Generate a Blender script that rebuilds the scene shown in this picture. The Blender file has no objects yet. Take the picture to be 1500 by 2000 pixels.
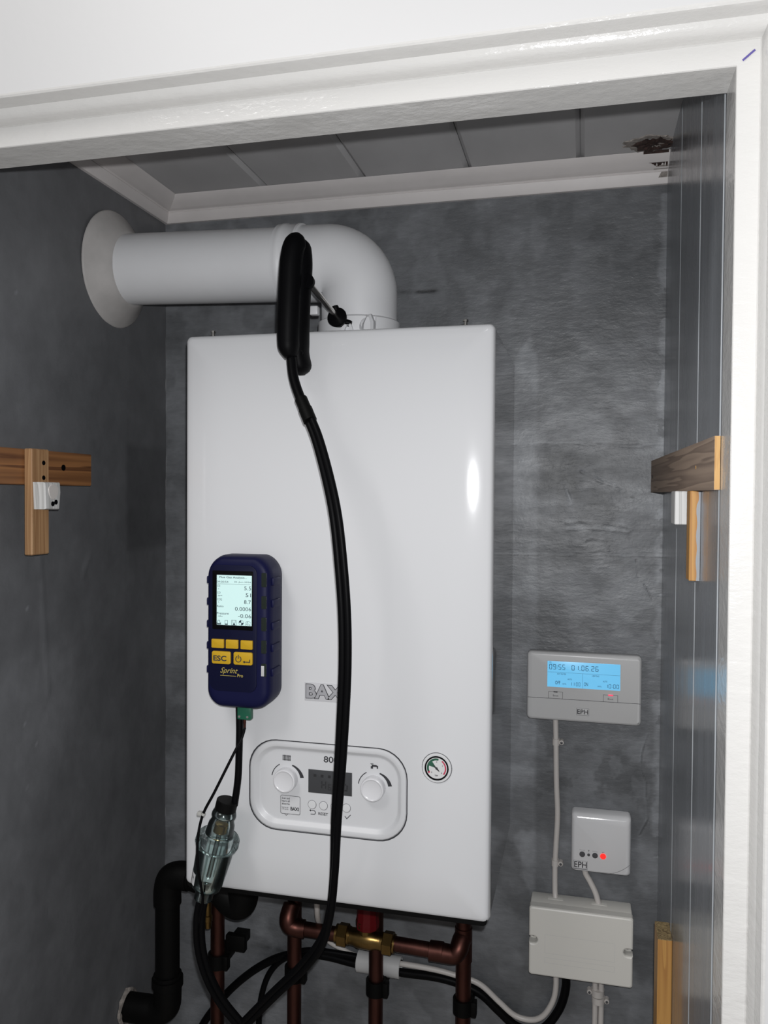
import bpy, bmesh, math, random
import numpy as np
from mathutils import Vector, Matrix, Quaternion

random.seed(7)
rng = np.random.default_rng(11)
S = bpy.context.scene
COL = S.collection
PI = math.pi

# ---------------------------------------------------------------- camera, light, exposure
CAM = Vector((0.4904, -1.2177, 0.5011))
YAW, PITCH, ROLL = 0.240666, -0.02126, 0.0066825
fw = Vector((-math.sin(YAW) * math.cos(PITCH), math.cos(YAW) * math.cos(PITCH), math.sin(PITCH)))
rt = Vector((math.cos(YAW), math.sin(YAW), 0.0))
up = rt.cross(fw)
rt2 = rt * math.cos(ROLL) + up * math.sin(ROLL)
up2 = -rt * math.sin(ROLL) + up * math.cos(ROLL)
cd = bpy.data.cameras.new('camera')
cam = bpy.data.objects.new('camera', cd)
COL.objects.link(cam)
cam.matrix_world = Matrix(((rt2.x, up2.x, -fw.x, CAM.x), (rt2.y, up2.y, -fw.y, CAM.y), (rt2.z, up2.z, -fw.z, CAM.z), (0, 0, 0, 1)))
cd.sensor_fit = 'VERTICAL'
cd.sensor_height = 36.0
cd.lens = 1582.8 / 2000 * 36.0
cd.clip_start = 0.02
S.camera = cam

w = bpy.data.worlds.new('hall_ambience')
S.world = w
w.use_nodes = True
w.node_tree.nodes['Background'].inputs[0].default_value = (0.98, 0.98, 1.0, 1)
w.node_tree.nodes['Background'].inputs[1].default_value = 0.24

# the phone's flash, a small lamp just above and right of the lens
fl = bpy.data.lights.new('phone_flash', 'POINT')
fl.energy = 24.5
fl.color = (0.985, 0.99, 1.0)
fl.shadow_soft_size = 0.006
flash = bpy.data.objects.new('phone_flash', fl)
COL.objects.link(flash)
flash.location = CAM + up2 * 0.028 + rt2 * 0.010 - fw * 0.002

# added unseen fill lamp, above and behind the viewer's left shoulder, brightens front wall
hl_ = bpy.data.lights.new('added_fill_lamp', 'POINT')
hl_.energy = 34.0
hl_.color = (1.0, 0.98, 0.96)
hl_.shadow_soft_size = 0.30
hall = bpy.data.objects.new('added_fill_lamp', hl_)
COL.objects.link(hall)
hall.location = (-0.30, -1.55, 1.72)

S.view_settings.view_transform = 'Standard'
S.view_settings.look = 'None'
S.view_settings.gamma = 1.0
S.view_settings.use_curve_mapping = False
S.view_settings.exposure = 0.0


# ---------------------------------------------------------------- materials
def lin(c):
    return tuple(((v / 255) / 12.92 if v / 255 <= 0.04045 else ((v / 255 + 0.055) / 1.055) ** 2.4) for v in c)


def mat(name, col, rough=0.5, metal=0.0, spec=0.5, coat=0.0, trans=0.0, emit=0.0, ior=1.5,
        ecol=None, var=0.0, vscale=(20, 20, 20), bump=0.0, bscale=(60, 60, 60), bdist=0.001, detail=4, rvar=0.0):
    m = bpy.data.materials.new(name)
    m.use_nodes = True
    nt = m.node_tree
    b = nt.nodes['Principled BSDF']
    c = (*col, 1.0)
    b.inputs['Base Color'].default_value = c
    b.inputs['Roughness'].default_value = rough
    b.inputs['Metallic'].default_value = metal
    b.inputs['Specular IOR Level'].default_value = spec
    b.inputs['Coat Weight'].default_value = coat
    b.inputs['Coat Roughness'].default_value = 0.06
    b.inputs['Transmission Weight'].default_value = trans
    b.inputs['IOR'].default_value = ior
    if emit:
        b.inputs['Emission Color'].default_value = (*ecol, 1.0) if ecol else c
        b.inputs['Emission Strength'].default_value = emit
    tc = nt.nodes.new('ShaderNodeTexCoord')

    def noise(sc, det=detail, rgh=0.6):
        mp = nt.nodes.new('ShaderNodeMapping')
        mp.inputs['Scale'].default_value = sc
        nt.links.new(tc.outputs['Object'], mp.inputs['Vector'])
        n = nt.nodes.new('ShaderNodeTexNoise')
        n.inputs['Scale'].default_value = 1.0
        n.inputs['Detail'].default_value = det
        n.inputs['Roughness'].default_value = rgh
        nt.links.new(mp.outputs[0], n.inputs['Vector'])
        return n
    if var:
        n = noise(vscale)
        r = nt.nodes.new('ShaderNodeMapRange')
        r.inputs['From Min'].default_value = 0.3
        r.inputs['From Max'].default_value = 0.7
        r.inputs['To Min'].default_value = 1 - var
        r.inputs['To Max'].default_value = 1 + var
        nt.links.new(n.outputs['Fac'], r.inputs['Value'])
        mx = nt.nodes.new('ShaderNodeVectorMath')
        mx.operation = 'SCALE'
        mx.inputs[0].default_value = col
        nt.links.new(r.outputs[0], mx.inputs['Scale'])
        nt.links.new(mx.outputs[0], b.inputs['Base Color'])
        if rvar:
            r2 = nt.nodes.new('ShaderNodeMapRange')
            r2.inputs['From Min'].default_value = 0.3
            r2.inputs['From Max'].default_value = 0.7
            r2.inputs['To Min'].default_value = rough - rvar
            r2.inputs['To Max'].default_value = rough + rvar
            nt.links.new(n.outputs['Fac'], r2.inputs['Value'])
            nt.links.new(r2.outputs[0], b.inputs['Roughness'])
    if bump:
        n = noise(bscale, 5)
        bp = nt.nodes.new('ShaderNodeBump')
        bp.inputs['Strength'].default_value = bump
        bp.inputs['Distance'].default_value = bdist
        nt.links.new(n.outputs['Fac'], bp.inputs['Height'])
        nt.links.new(bp.outputs[0], b.inputs['Normal'])
    return m


def wood(name, c1, c2, scale, rough=0.6, rings=9.0):
    """timber: long grain along the axis with the small scale value"""
    m = mat(name, c1, rough, bump=0.25, bscale=tuple(s * 6 for s in scale), bdist=0.0006)
    nt = m.node_tree
    b = nt.nodes['Principled BSDF']
    tc = nt.nodes.new('ShaderNodeTexCoord')
    mp = nt.nodes.new('ShaderNodeMapping')
    mp.inputs['Scale'].default_value = scale
    nt.links.new(tc.outputs['Object'], mp.inputs['Vector'])
    n = nt.nodes.new('ShaderNodeTexNoise')
    n.inputs['Scale'].default_value = 1.0
    n.inputs['Detail'].default_value = 2
    nt.links.new(mp.outputs[0], n.inputs['Vector'])
    mul = nt.nodes.new('ShaderNodeMath')
    mul.operation = 'MULTIPLY'
    mul.inputs[1].default_value = rings
    nt.links.new(n.outputs['Fac'], mul.inputs[0])
    fr = nt.nodes.new('ShaderNodeMath')
    fr.operation = 'FRACT'
    nt.links.new(mul.outputs[0], fr.inputs[0])
    ramp = nt.nodes.new('ShaderNodeValToRGB')
    ramp.color_ramp.elements[0].position = 0.15
    ramp.color_ramp.elements[0].color = (*c1, 1)
    ramp.color_ramp.elements[1].position = 0.92
    ramp.color_ramp.elements[1].color = (*c2, 1)
    e = ramp.color_ramp.elements.new(1.0)
    e.color = (*c1, 1)
    nt.links.new(fr.outputs[0], ramp.inputs[0])
    nt.links.new(ramp.outputs[0], b.inputs['Base Color'])
    return m


def clear_mat(name, tint):
    m = bpy.data.materials.new(name)
    m.use_nodes = True
    nt = m.node_tree
    nt.nodes.remove(nt.nodes['Principled BSDF'])
    tr = nt.nodes.new('ShaderNodeBsdfTransparent')
    tr.inputs[0].default_value = (*tint, 1)
    gl = nt.nodes.new('ShaderNodeBsdfGlossy')
    gl.inputs['Color'].default_value = (0.9, 0.95, 0.95, 1)
    gl.inputs['Roughness'].default_value = 0.12
    fr = nt.nodes.new('ShaderNodeFresnel')
    fr.inputs['IOR'].default_value = 1.5
    mx = nt.nodes.new('ShaderNodeMixShader')
    nt.links.new(fr.outputs[0], mx.inputs[0])
    nt.links.new(tr.outputs[0], mx.inputs[1])
    nt.links.new(gl.outputs[0], mx.inputs[2])
    nt.links.new(mx.outputs[0], nt.nodes['Material Output'].inputs['Surface'])
    return m


M = {}
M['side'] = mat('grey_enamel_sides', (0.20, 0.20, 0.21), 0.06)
M['plank_edge'] = mat('pale_plank_edge', (0.34, 0.36, 0.38), 0.4, var=0.25, vscale=(60, 60, 9))
M['frame'] = mat('white_gloss_paint', (0.575, 0.567, 0.552), 0.15, bump=0.6, bscale=(34, 45, 75), bdist=0.0020)
M['front_wall'] = mat('white_wall_paint', (0.565, 0.563, 0.563), 0.45, bump=0.2, bscale=(35, 35, 35), bdist=0.001)
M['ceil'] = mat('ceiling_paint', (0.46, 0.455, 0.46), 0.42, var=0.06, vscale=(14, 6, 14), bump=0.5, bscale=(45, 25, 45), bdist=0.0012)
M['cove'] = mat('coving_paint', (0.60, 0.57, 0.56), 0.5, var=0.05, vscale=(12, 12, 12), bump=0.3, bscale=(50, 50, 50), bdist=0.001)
M['plank'] = mat('dark_grey_gloss_paint', (0.205, 0.218, 0.236), 0.22, var=0.2, vscale=(30, 30, 2.2), bump=0.25, bscale=(120, 120, 6), bdist=0.0005, rvar=0.06)
M['boiler'] = mat('white_enamel', (0.665, 0.67, 0.685), 0.085, spec=0.5, bump=0.02, bscale=(420, 420, 420), bdist=0.0004)
M['white_plastic'] = mat('white_plastic', (0.67, 0.675, 0.685), 0.28)
M['panel'] = mat('panel_plastic', (0.63, 0.635, 0.65), 0.33)
M['knob'] = mat('knob_plastic', (0.69, 0.69, 0.71), 0.18)
M['flue'] = mat('flue_white_plastic', (0.68, 0.685, 0.70), 0.42, var=0.03, vscale=(8, 8, 8))
M['rubber_seal'] = mat('grey_rubber_collar', (0.42, 0.405, 0.395), 0.6, var=0.10, vscale=(22, 22, 22))
M['black'] = mat('black_plastic', (0.0025, 0.0025, 0.003), 0.50, spec=0.07)
M['black_gloss'] = mat('black_rubber_tube', (0.0025, 0.0025, 0.003), 0.46, spec=0.08)
M['black_matt'] = mat('black_matt_plastic', (0.0025, 0.0025, 0.0025), 0.55, spec=0.12)
M['ink'] = mat('dark_print', (0.03, 0.03, 0.035), 0.5)
M['ink_mid'] = mat('grey_print', (0.16, 0.16, 0.17), 0.5)
M['chrome'] = mat('polished_steel', (0.62, 0.60, 0.57), 0.16, metal=1.0)
M['badge'] = mat('brushed_badge', (0.56, 0.56, 0.58), 0.4)
M['badge_dark'] = mat('badge_letters', (0.36, 0.36, 0.38), 0.35)
M['copper'] = mat('dulled_copper', (0.100, 0.042, 0.034), 0.42, metal=1.0, var=0.30, vscale=(28, 28, 10), rvar=0.08)
M['brass'] = mat('brass', (0.23, 0.145, 0.05), 0.30, metal=1.0, var=0.15, vscale=(60, 60, 60))
M['red'] = mat('red_plastic_cap', (0.10, 0.004, 0.006), 0.5, spec=0.2)
M['navy'] = mat('navy_rubber_boot', (0.0035, 0.0045, 0.036), 0.5, spec=0.2)
M['navy_dark'] = mat('navy_shell', (0.003, 0.004, 0.024), 0.5, spec=0.2)
M['yellow'] = mat('yellow_key', (0.55, 0.33, 0.01), 0.45)
M['gold'] = mat('gold_print', (0.45, 0.36, 0.08), 0.5)
M['blue_print'] = mat('blue_print', (0.02, 0.07, 0.22), 0.5)
M['lcd_white'] = mat('lit_screen', (0.04, 0.05, 0.05), 0.3, emit=1.0, ecol=(0.62, 0.86, 0.84))
M['lcd_ink'] = mat('screen_ink', (0.03, 0.05, 0.07), 0.5)
M['lcd_blue'] = mat('blue_backlit_screen', (0.03, 0.05, 0.07), 0.3, emit=1.0, ecol=(0.145, 0.50, 0.80))
M['lcd_navy'] = mat('screen_segments', (0.02, 0.10, 0.21), 0.5)
M['lcd_grey'] = mat('unlit_grey_screen', (0.052, 0.054, 0.058), 0.3)
M['lcd_seg'] = mat('dim_segments', (0.022, 0.022, 0.024), 0.4)
M['window'] = mat('smoky_window', (0.012, 0.018, 0.014), 0.12)
M['green'] = mat('green_plug', (0.008, 0.10, 0.055), 0.4)
M['clear'] = clear_mat('clear_green_plastic', (0.905, 0.950, 0.945))
M['grey_case'] = mat('grey_white_case', (0.53, 0.53, 0.53), 0.32)
M['grey_case_side'] = mat('case_flap', (0.50, 0.50, 0.50), 0.35)
M['receiver'] = mat('receiver_gloss_case', (0.66, 0.66, 0.67), 0.12)
M['box'] = mat('wiring_box_plastic', (0.70, 0.685, 0.64), 0.38)
M['cable'] = mat('grey_white_cable', (0.56, 0.53, 0.505), 0.4)
M['sleeve'] = mat('white_sleeve', (0.50, 0.50, 0.50), 0.4)
M['led'] = mat('red_lamp', (1.0, 0.02, 0.015), 0.3, emit=1.2)
M['led_pink'] = mat('pink_red_lamp', (1.0, 0.05, 0.12), 0.3, emit=0.7)
M['button_grey'] = mat('grey_button', (0.07, 0.07, 0.075), 0.4)
M['zip'] = mat('cable_tie_plastic', (0.42, 0.42, 0.40), 0.35)
M['dial'] = mat('dial_face', (0.66, 0.66, 0.66), 0.4)
M['dial_green'] = mat('dial_green', (0.02, 0.10, 0.06), 0.5)
M['dial_red'] = mat('dial_red', (0.50, 0.03, 0.08), 0.5)
M['soil'] = mat('rotten_plaster', (0.035, 0.018, 0.014), 0.85, var=0.6, vscale=(120, 120, 120), bump=0.8, bscale=(160, 160, 160), bdist=0.003)
M['plaster'] = mat('broken_plaster', (0.26, 0.235, 0.215), 0.9, var=0.35, vscale=(150, 150, 150), bump=0.8, bscale=(200, 200, 200), bdist=0.002)
M['penmark'] = mat('purple_pen', (0.10, 0.08, 0.28), 0.5)
M['pine_y'] = wood('red_pine', (0.30, 0.135, 0.05), (0.115, 0.045, 0.018), (12, 1.6, 70), 0.55, 5)
M['pine_z'] = wood('pale_pine', (0.40, 0.235, 0.115), (0.27, 0.14, 0.060), (60, 60, 3), 0.6, 6)
M['brown_wood'] = wood('brown_stained_wood', (0.42, 0.315, 0.24), (0.24, 0.175, 0.135), (12, 2.2, 75), 0.7, 4)
M['orange_z'] = wood('orange_pine', (0.50, 0.265, 0.075), (0.38, 0.18, 0.05), (90, 90, 4), 0.6, 5)
M['orange_end'] = wood('orange_pine_end', (0.52, 0.30, 0.10), (0.42, 0.22, 0.065), (90, 90, 12), 0.6, 4)
M['endgrain'] = wood('end_grain', (0.34, 0.25, 0.12), (0.13, 0.085, 0.04), (70, 45, 5), 0.75, 14)
M['white_wood'] = wood('white_painted_wood', (0.62, 0.62, 0.61), (0.40, 0.40, 0.39), (90, 90, 3), 0.5, 5)
M['grey_paint'] = mat('grey_paint_edge', (0.26, 0.275, 0.30), 0.5)
M['floor'] = mat('pale_floor', (0.42, 0.38, 0.33), 0.5, var=0.15, vscale=(15, 2, 15))


def wall_mat(name, base, rough, stroke, attr=None, k=1.0):
    """brushed grey wall paint with patchy coats; the attribute carries stains, old patches and plaster scars with painted-in lit lips"""
    m = bpy.data.materials.new(name)
    m.use_nodes = True
    nt = m.node_tree
    b = nt.nodes['Principled BSDF']
    tc = nt.nodes.new('ShaderNodeTexCoord')

    def noise(sc, det, rg=0.6):
        mp = nt.nodes.new('ShaderNodeMapping')
        mp.inputs['Scale'].default_value = sc
        nt.links.new(tc.outputs['Object'], mp.inputs['Vector'])
        n = nt.nodes.new('ShaderNodeTexNoise')
        n.inputs['Scale'].default_value = 1
        n.inputs['Detail'].default_value = det
        n.inputs['Roughness'].default_value = rg
        nt.links.new(mp.outputs[0], n.inputs['Vector'])
        return n.outputs['Fac']

    def rng_(v, a, c, lo=0.3, hi=0.7):
        r = nt.nodes.new('ShaderNodeMapRange')
        r.inputs['From Min'].default_value = lo
        r.inputs['From Max'].default_value = hi
        r.inputs['To Min'].default_value = a
        r.inputs['To Max'].default_value = c
        nt.links.new(v, r.inputs['Value'])
        return r.outputs[0]

    def mth(op, a, c):
        n = nt.nodes.new('ShaderNodeMath')
        n.operation = op
        for i, v in enumerate((a, c)):
            if isinstance(v, (int, float)):
                n.inputs[i].default_value = v
            else:
                nt.links.new(v, n.inputs[i])
        return n.outputs[0]
    big = noise((6, 6, 5), 4)
    mid = noise(stroke, 5, 0.65)
    fine = noise(tuple(v * 4.5 for v in stroke), 4, 0.6)
    f = mth('MULTIPLY', rng_(big, 1 - 0.22 * k, 1 + 0.24 * k, 0.38, 0.62), rng_(mid, 1 - 0.16 * k, 1 + 0.18 * k))
    f = mth('MULTIPLY', f, rng_(noise((17, 17, 15), 3, 0.5), 1 - 0.10 * k, 1 + 0.14 * k, 0.46, 0.54))
    f = mth('MULTIPLY', f, rng_(fine, 0.92, 1.09))
    if attr:
        a = nt.nodes.new('ShaderNodeAttribute')
        a.attribute_name = attr
        sep = nt.nodes.new('ShaderNodeSeparateColor')
        nt.links.new(a.outputs['Color'], sep.inputs[0])
        f = mth('MULTIPLY', f, sep.outputs[0])
    v = nt.nodes.new('ShaderNodeVectorMath')
    v.operation = 'SCALE'
    v.inputs[0].default_value = base
    nt.links.new(f, v.inputs['Scale'])
    nt.links.new(v.outputs[0], b.inputs['Base Color'])
    nt.links.new(rng_(mid, rough + 0.07, rough - 0.07), b.inputs['Roughness'])
    h = mth('ADD', mth('MULTIPLY', mid, 0.6), mth('MULTIPLY', fine, 0.5))
    h = mth('ADD', h, mth('MULTIPLY', noise((260, 260, 260), 3), 0.25))
    bm = nt.nodes.new('ShaderNodeBump')
    bm.inputs['Strength'].default_value = 0.25 + 0.55 * k
    bm.inputs['Distance'].default_value = 0.0014
    nt.links.new(h, bm.inputs['Height'])
    nt.links.new(bm.outputs[0], b.inputs['Normal'])
    return m


M['wall_back'] = wall_mat('grey_brushed_wall', (0.134, 0.140, 0.149), 0.45, (13, 30, 40), 'stain_shade')
M['wall_left'] = wall_mat('dark_grey_wall', (0.118, 0.121, 0.128), 0.48, (30, 9, 7), 'stain_shade', 0.3)


# ---------------------------------------------------------------- mesh helpers
class MB:
    def __init__(self):
        self.v = []
        self.f = []

    def add(self, vs, fs):
        n = len(self.v)
        self.v += [tuple(p) for p in vs]
        self.f += [tuple(i + n for i in q) for q in fs]
        return self

    def box(self, x0, x1, y0, y1, z0, z1, r=0.0, seg=2):
        if r <= 0:
            vs = [(x, y, z) for x in (x0, x1) for y in (y0, y1) for z in (z0, z1)]
            fs = [(0, 1, 3, 2), (4, 6, 7, 5), (0, 4, 5, 1), (2, 3, 7, 6), (0, 2, 6, 4), (1, 5, 7, 3)]
            return self.add(vs, fs)
        bm = bmesh.new()
        bmesh.ops.create_cube(bm, size=1)
        for p in bm.verts:
            p.co = Vector(((x0 + x1) / 2 + p.co.x * (x1 - x0), (y0 + y1) / 2 + p.co.y * (y1 - y0), (z0 + z1) / 2 + p.co.z * (z1 - z0)))
        bmesh.ops.bevel(bm, geom=list(bm.edges), offset=r, segments=seg, profile=0.5, affect='EDGES')
        bm.verts.index_update()
        self.add([p.co[:] for p in bm.verts], [[q.index for q in f.verts] for f in bm.faces])
        bm.free()
        return self

    def loft(self, loops, cap0=True, cap1=True, closed=True):
        n = len(loops[0])
        vs = [p for l in loops for p in l]
        fs = []
        for i in range(len(loops) - 1):
            for j in range(n if closed else n - 1):
                k = (j + 1) % n
                fs.append((i * n + j, i * n + k, (i + 1) * n + k, (i + 1) * n + j))
        if cap0:
            fs.append(tuple(range(n))[::-1])
        if cap1:
            b = (len(loops) - 1) * n
            fs.append(tuple(range(b, b + n)))
        return self.add(vs, fs)

    def lathe(self, base, axis, prof, n=32, cap0=True, cap1=True):
        """prof: list of (distance along the axis, radius)"""
        ax = Vector(axis).normalized()
        a = ax.orthogonal().normalized()
        b = ax.cross(a)
        loops = []
        for t, r in prof:
            c = Vector(base) + ax * t
            loops.append([c + (a * math.cos(2 * PI * i / n) + b * math.sin(2 * PI * i / n)) * r for i in range(n)])
        return self.loft(loops, cap0, cap1)

    def sweep(self, path, radii, n=12, ref=None, twist=None, offs=(0, 0), cap=True):
        P = [Vector(p) for p in path]
        T = [(P[min(i + 1, len(P) - 1)] - P[max(i - 1, 0)]).normalized() for i in range(len(P))]
        nrm = Vector(ref) if ref else T[0].orthogonal()
        loops = []
        for i, p in enumerate(P):
            nrm = (nrm - T[i] * nrm.dot(T[i])).normalized()
            bi = T[i].cross(nrm)
            tw = twist[i] if twist else 0.0
            u = nrm * math.cos(tw) + bi * math.sin(tw)
            v = -nrm * math.sin(tw) + bi * math.cos(tw)
            r = radii[i] if isinstance(radii, (list, tuple)) else radii
            ra, rb = r if isinstance(r, (list, tuple)) else (r, r)
            c = p + u * offs[0] + v * offs[1]
            loops.append([c + u * ra * math.cos(2 * PI * k / n) + v * rb * math.sin(2 * PI * k / n) for k in range(n)])
        return self.loft(loops, cap, cap)

    def poly(self, pts, y0, y1):
        """front-view polygon (x, z) given a thickness from y0 (front) to y1"""
        return self.loft([[(x, y0, z) for x, z in pts], [(x, y1, z) for x, z in pts]])

    def mesh(self, name, smooth=35, origin=(0, 0, 0)):
        me = bpy.data.meshes.new(name)
        o = Vector(origin)
        me.from_pydata([tuple(Vector(p) - o) for p in self.v], [], self.f)
        bm = bmesh.new()
        bm.from_mesh(me)
        bmesh.ops.recalc_face_normals(bm, faces=bm.faces)
        bm.to_mesh(me)
        bm.free()
        if smooth:
            me.shade_smooth()
            me.set_sharp_from_angle(angle=math.radians(smooth))
        return me


ORG = {}


def link(o):
    COL.objects.link(o)
    return o


def org(p):
    return Vector((0, 0, 0)) if p is None else ORG.get(p.name, Vector((0, 0, 0)))


def part(name, mb, m, parent, smooth=35, label=None, kind=None):
    """a mesh child; coordinates are given in metres of the place"""
    me = mb.mesh(name, smooth, org(parent))
    me.materials.append(M[m])
    o = link(bpy.data.objects.new(name, me))
    o.parent = parent
    ORG[o.name] = org(parent).copy()
    if label:
        o['label'] = label
    if kind:
        o['kind'] = kind
    return o


def share(name, me, loc, parent, rot=(0, 0, 0), scale=(1, 1, 1)):
    """a child that shares mesh data with its likes"""
    o = link(bpy.data.objects.new(name, me))
    o.parent = parent
    o.location = Vector(loc) - org(parent)
    o.rotation_euler = rot
    o.scale = scale
    ORG[o.name] = Vector(loc)
    return o


def tag(o, label, cat, group=None):
    o['label'] = label
    o['category'] = cat
    if group:
        o['group'] = group
    return o


def thing(name, loc, label, cat, group=None):
    o = link(bpy.data.objects.new(name, None))
    o.empty_display_size = 0.03
    o.location = loc
    ORG[o.name] = Vector(loc)
    return tag(o, label, cat, group)


def solo(name, mb, m, label, cat, group=None, smooth=35):
    """a thing that is a single mesh, its origin at the middle of its base"""
    a = np.array(mb.v)
    c = Vector(((a[:, 0].min() + a[:, 0].max()) / 2, (a[:, 1].min() + a[:, 1].max()) / 2, a[:, 2].min()))
    me = mb.mesh(name, smooth, c)
    me.materials.append(M[m])
    o = link(bpy.data.objects.new(name, me))
    o.location = c
    ORG[o.name] = c
    return tag(o, label, cat, group)


def struct(name, mb, m, smooth=35, label=None):
    me = mb.mesh(name, smooth)
    me.materials.append(M[m])
    o = link(bpy.data.objects.new(name, me))
    o['kind'] = 'structure'
    if label:
        o['label'] = label
    ORG[o.name] = Vector((0, 0, 0))
    return o


def smoothpath(pts, n=8):
    """Catmull-Rom through the given points"""
    P = [Vector(p) for p in pts]
    P = [P[0] * 2 - P[1]] + P + [P[-1] * 2 - P[-2]]
    out = []
    for i in range(1, len(P) - 2):
        for k in range(n):
            t = k / n
            a, b, c, d = P[i - 1], P[i], P[i + 1], P[i + 2]
            out.append(0.5 * ((2 * b) + (c - a) * t + (2 * a - 5 * b + 4 * c - d) * t * t + (3 * b - a - 3 * c + d) * t ** 3))
    out.append(P[-2])
    return out


def rrect(x0, x1, z0, z1, r, y, n=8):
    """rounded rectangle in the front view, (n+1)*4 points, anticlockwise from the lower left"""
    out = []
    for cx, cz, a in ((x0 + r, z0 + r, PI), (x1 - r, z0 + r, 1.5 * PI), (x1 - r, z1 - r, 0), (x0 + r, z1 - r, 0.5 * PI)):
        for k in range(n + 1):
            t = a + 0.5 * PI * k / n
            out.append((cx + r * math.cos(t), y, cz + r * math.sin(t)))
    return out


def plate(x0, x1, z0, z1, r, y0, y1, edge=0.0008, n=6):
    """rounded plate, front face at y1 (towards the viewer), back at y0, softened front edge"""
    e = edge
    return MB().loft([rrect(x0, x1, z0, z1, r, y0, n), rrect(x0, x1, z0, z1, r, y1 + e, n),
                      rrect(x0 + e * .3, x1 - e * .3, z0 + e * .3, z1 - e * .3, max(r - e * .3, 1e-5), y1 + e * .3, n),
                      rrect(x0 + e, x1 - e, z0 + e, z1 - e, max(r - e, 1e-5), y1, n)])


def text_mb(body, x0, z0, h, y, width=None, bold=0.0, shear=0.0):
    """flat print: text whose bounding box starts at (x0, z0) with height h (and a width, if given)"""
    cu = bpy.data.curves.new('print', 'FONT')
    cu.body = body
    cu.size = 1.0
    cu.resolution_u = 3
    cu.offset = bold
    cu.shear = shear
    o = bpy.data.objects.new('print', cu)
    COL.objects.link(o)
    bpy.context.view_layer.update()
    me = bpy.data.meshes.new_from_object(o)
    v = np.array([p.co[:] for p in me.vertices])
    fs = [list(p.vertices) for p in me.polygons]
    bpy.data.objects.remove(o)
    bpy.data.curves.remove(cu)
    bpy.data.meshes.remove(me)
    lo, hi = v.min(0), v.max(0)
    sz = h / (hi[1] - lo[1])
    sx = width / (hi[0] - lo[0]) if width else sz
    mb = MB()
    mb.add([(x0 + (p[0] - lo[0]) * sx, y, z0 + (p[1] - lo[1]) * sz) for p in v], fs)
    return mb


SEG = {'0': 'abcdef', '1': 'bc', '2': 'abged', '3': 'abgcd', '4': 'fgbc', '5': 'afgcd', '6': 'afgedc', '7': 'abc', '8': 'abcdefg', '9': 'abcdfg', 'H': 'fegbc', 'o': 'gedc', 'F': 'afge', 'O': 'abcdef', 'N': 'febca'}


def seg_mb(s, x0, z0, h, y, w=None, gap=None, t=None):
    w = w or h * 0.52
    gap = gap or h * 0.2
    t = t or h * 0.11
    mb = MB()
    x = x0

    def bar(a, b, c, d):
        mb.add([(a, y, c), (b, y, c), (b, y, d), (a, y, d)], [(0, 1, 2, 3)])
    for ch in s:
        if ch == ' ':
            x += w
            continue
        if ch in ':.':
            if ch == ':':
                bar(x, x + t, z0 + h * .62, z0 + h * .62 + t)
                bar(x, x + t, z0 + h * .25, z0 + h * .25 + t)
            else:
                bar(x, x + t, z0, z0 + t)
            x += t + gap
            continue
        g = t * .25
        d = {'a': (x + g, x + w - g, z0 + h - t, z0 + h), 'd': (x + g, x + w - g, z0, z0 + t),
             'g': (x + g + t, x + w - g - t, z0 + h / 2 - t / 2, z0 + h / 2 + t / 2),
             'f': (x, x + t, z0 + h / 2 + g, z0 + h - t - g), 'e': (x, x + t, z0 + t + g, z0 + h / 2 - g),
             'b': (x + w - t, x + w, z0 + h / 2 + g, z0 + h - t - g), 'c': (x + w - t, x + w, z0 + t + g, z0 + h / 2 - g)}
        for k in SEG[ch]:
            bar(*d[k])
        x += w + gap
    return mb


def arc_mb(cx, cz, r0, r1, a0, a1, y, n=20, taper=None):
    mb = MB()
    vs, fs = [], []
    for i in range(n + 1):
        t = i / n
        a = math.radians(a0 + (a1 - a0) * t)
        ro = r1 if taper is None else r0 + (r1 - r0) * (taper[0] + (taper[1] - taper[0]) * t)
        vs += [(cx + r0 * math.cos(a), y, cz + r0 * math.sin(a)), (cx + ro * math.cos(a), y, cz + ro * math.sin(a))]
    for i in range(n):
        fs.append((2 * i, 2 * i + 1, 2 * i + 3, 2 * i + 2))
    return mb.add(vs, fs)


def quad(mb, x0, x1, z0, z1, y):
    return mb.add([(x0, y, z0), (x1, y, z0), (x1, y, z1), (x0, y, z1)], [(0, 1, 2, 3)])


def stroke(mb, pts, wd, y):
    """flat pen line through (x, z) points"""
    for (ax, az), (bx, bz) in zip(pts[:-1], pts[1:]):
        d = Vector((bx - ax, bz - az))
        if d.length < 1e-7:
            continue
        d.normalize()
        nx, nz = -d.y * wd / 2, d.x * wd / 2
        ex, ez = d.x * wd * .3, d.y * wd * .3
        mb.add([(ax + nx - ex, y, az + nz - ez), (ax - nx - ex, y, az - nz - ez), (bx - nx + ex, y, bz - nz + ez), (bx + nx + ex, y, bz + nz + ez)], [(0, 1, 2, 3)])
    return mb


# ================================================================ THE SETTING
XL, XR = -0.181, 0.601
ZF, ZC = -1.10, 0.9775
YB, YFR = 0.0, -0.549           # back wall, face of the door lining


def vnoise(u, v, seed):
    r = np.random.default_rng(seed)
    g = r.random((128, 128))
    iu, iv = np.floor(u).astype(int), np.floor(v).astype(int)
    fu, fv = u - iu, v - iv
    fu = fu * fu * (3 - 2 * fu)
    fv = fv * fv * (3 - 2 * fv)
    a, b = g[iu % 128, iv % 128], g[(iu + 1) % 128, iv % 128]
    c, d = g[iu % 128, (iv + 1) % 128], g[(iu + 1) % 128, (iv + 1) % 128]
    return (a * (1 - fu) + b * fu) * (1 - fv) + (c * (1 - fu) + d * fu) * fv


def fbm(u, v, seed, o=4):
    s, a, t = 0, 1, 0
    for k in range(o):
        s = s + a * vnoise(u * 2 ** k, v * 2 ** k, seed + k)
        t += a
        a *= 0.55
    return s / t


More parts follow.
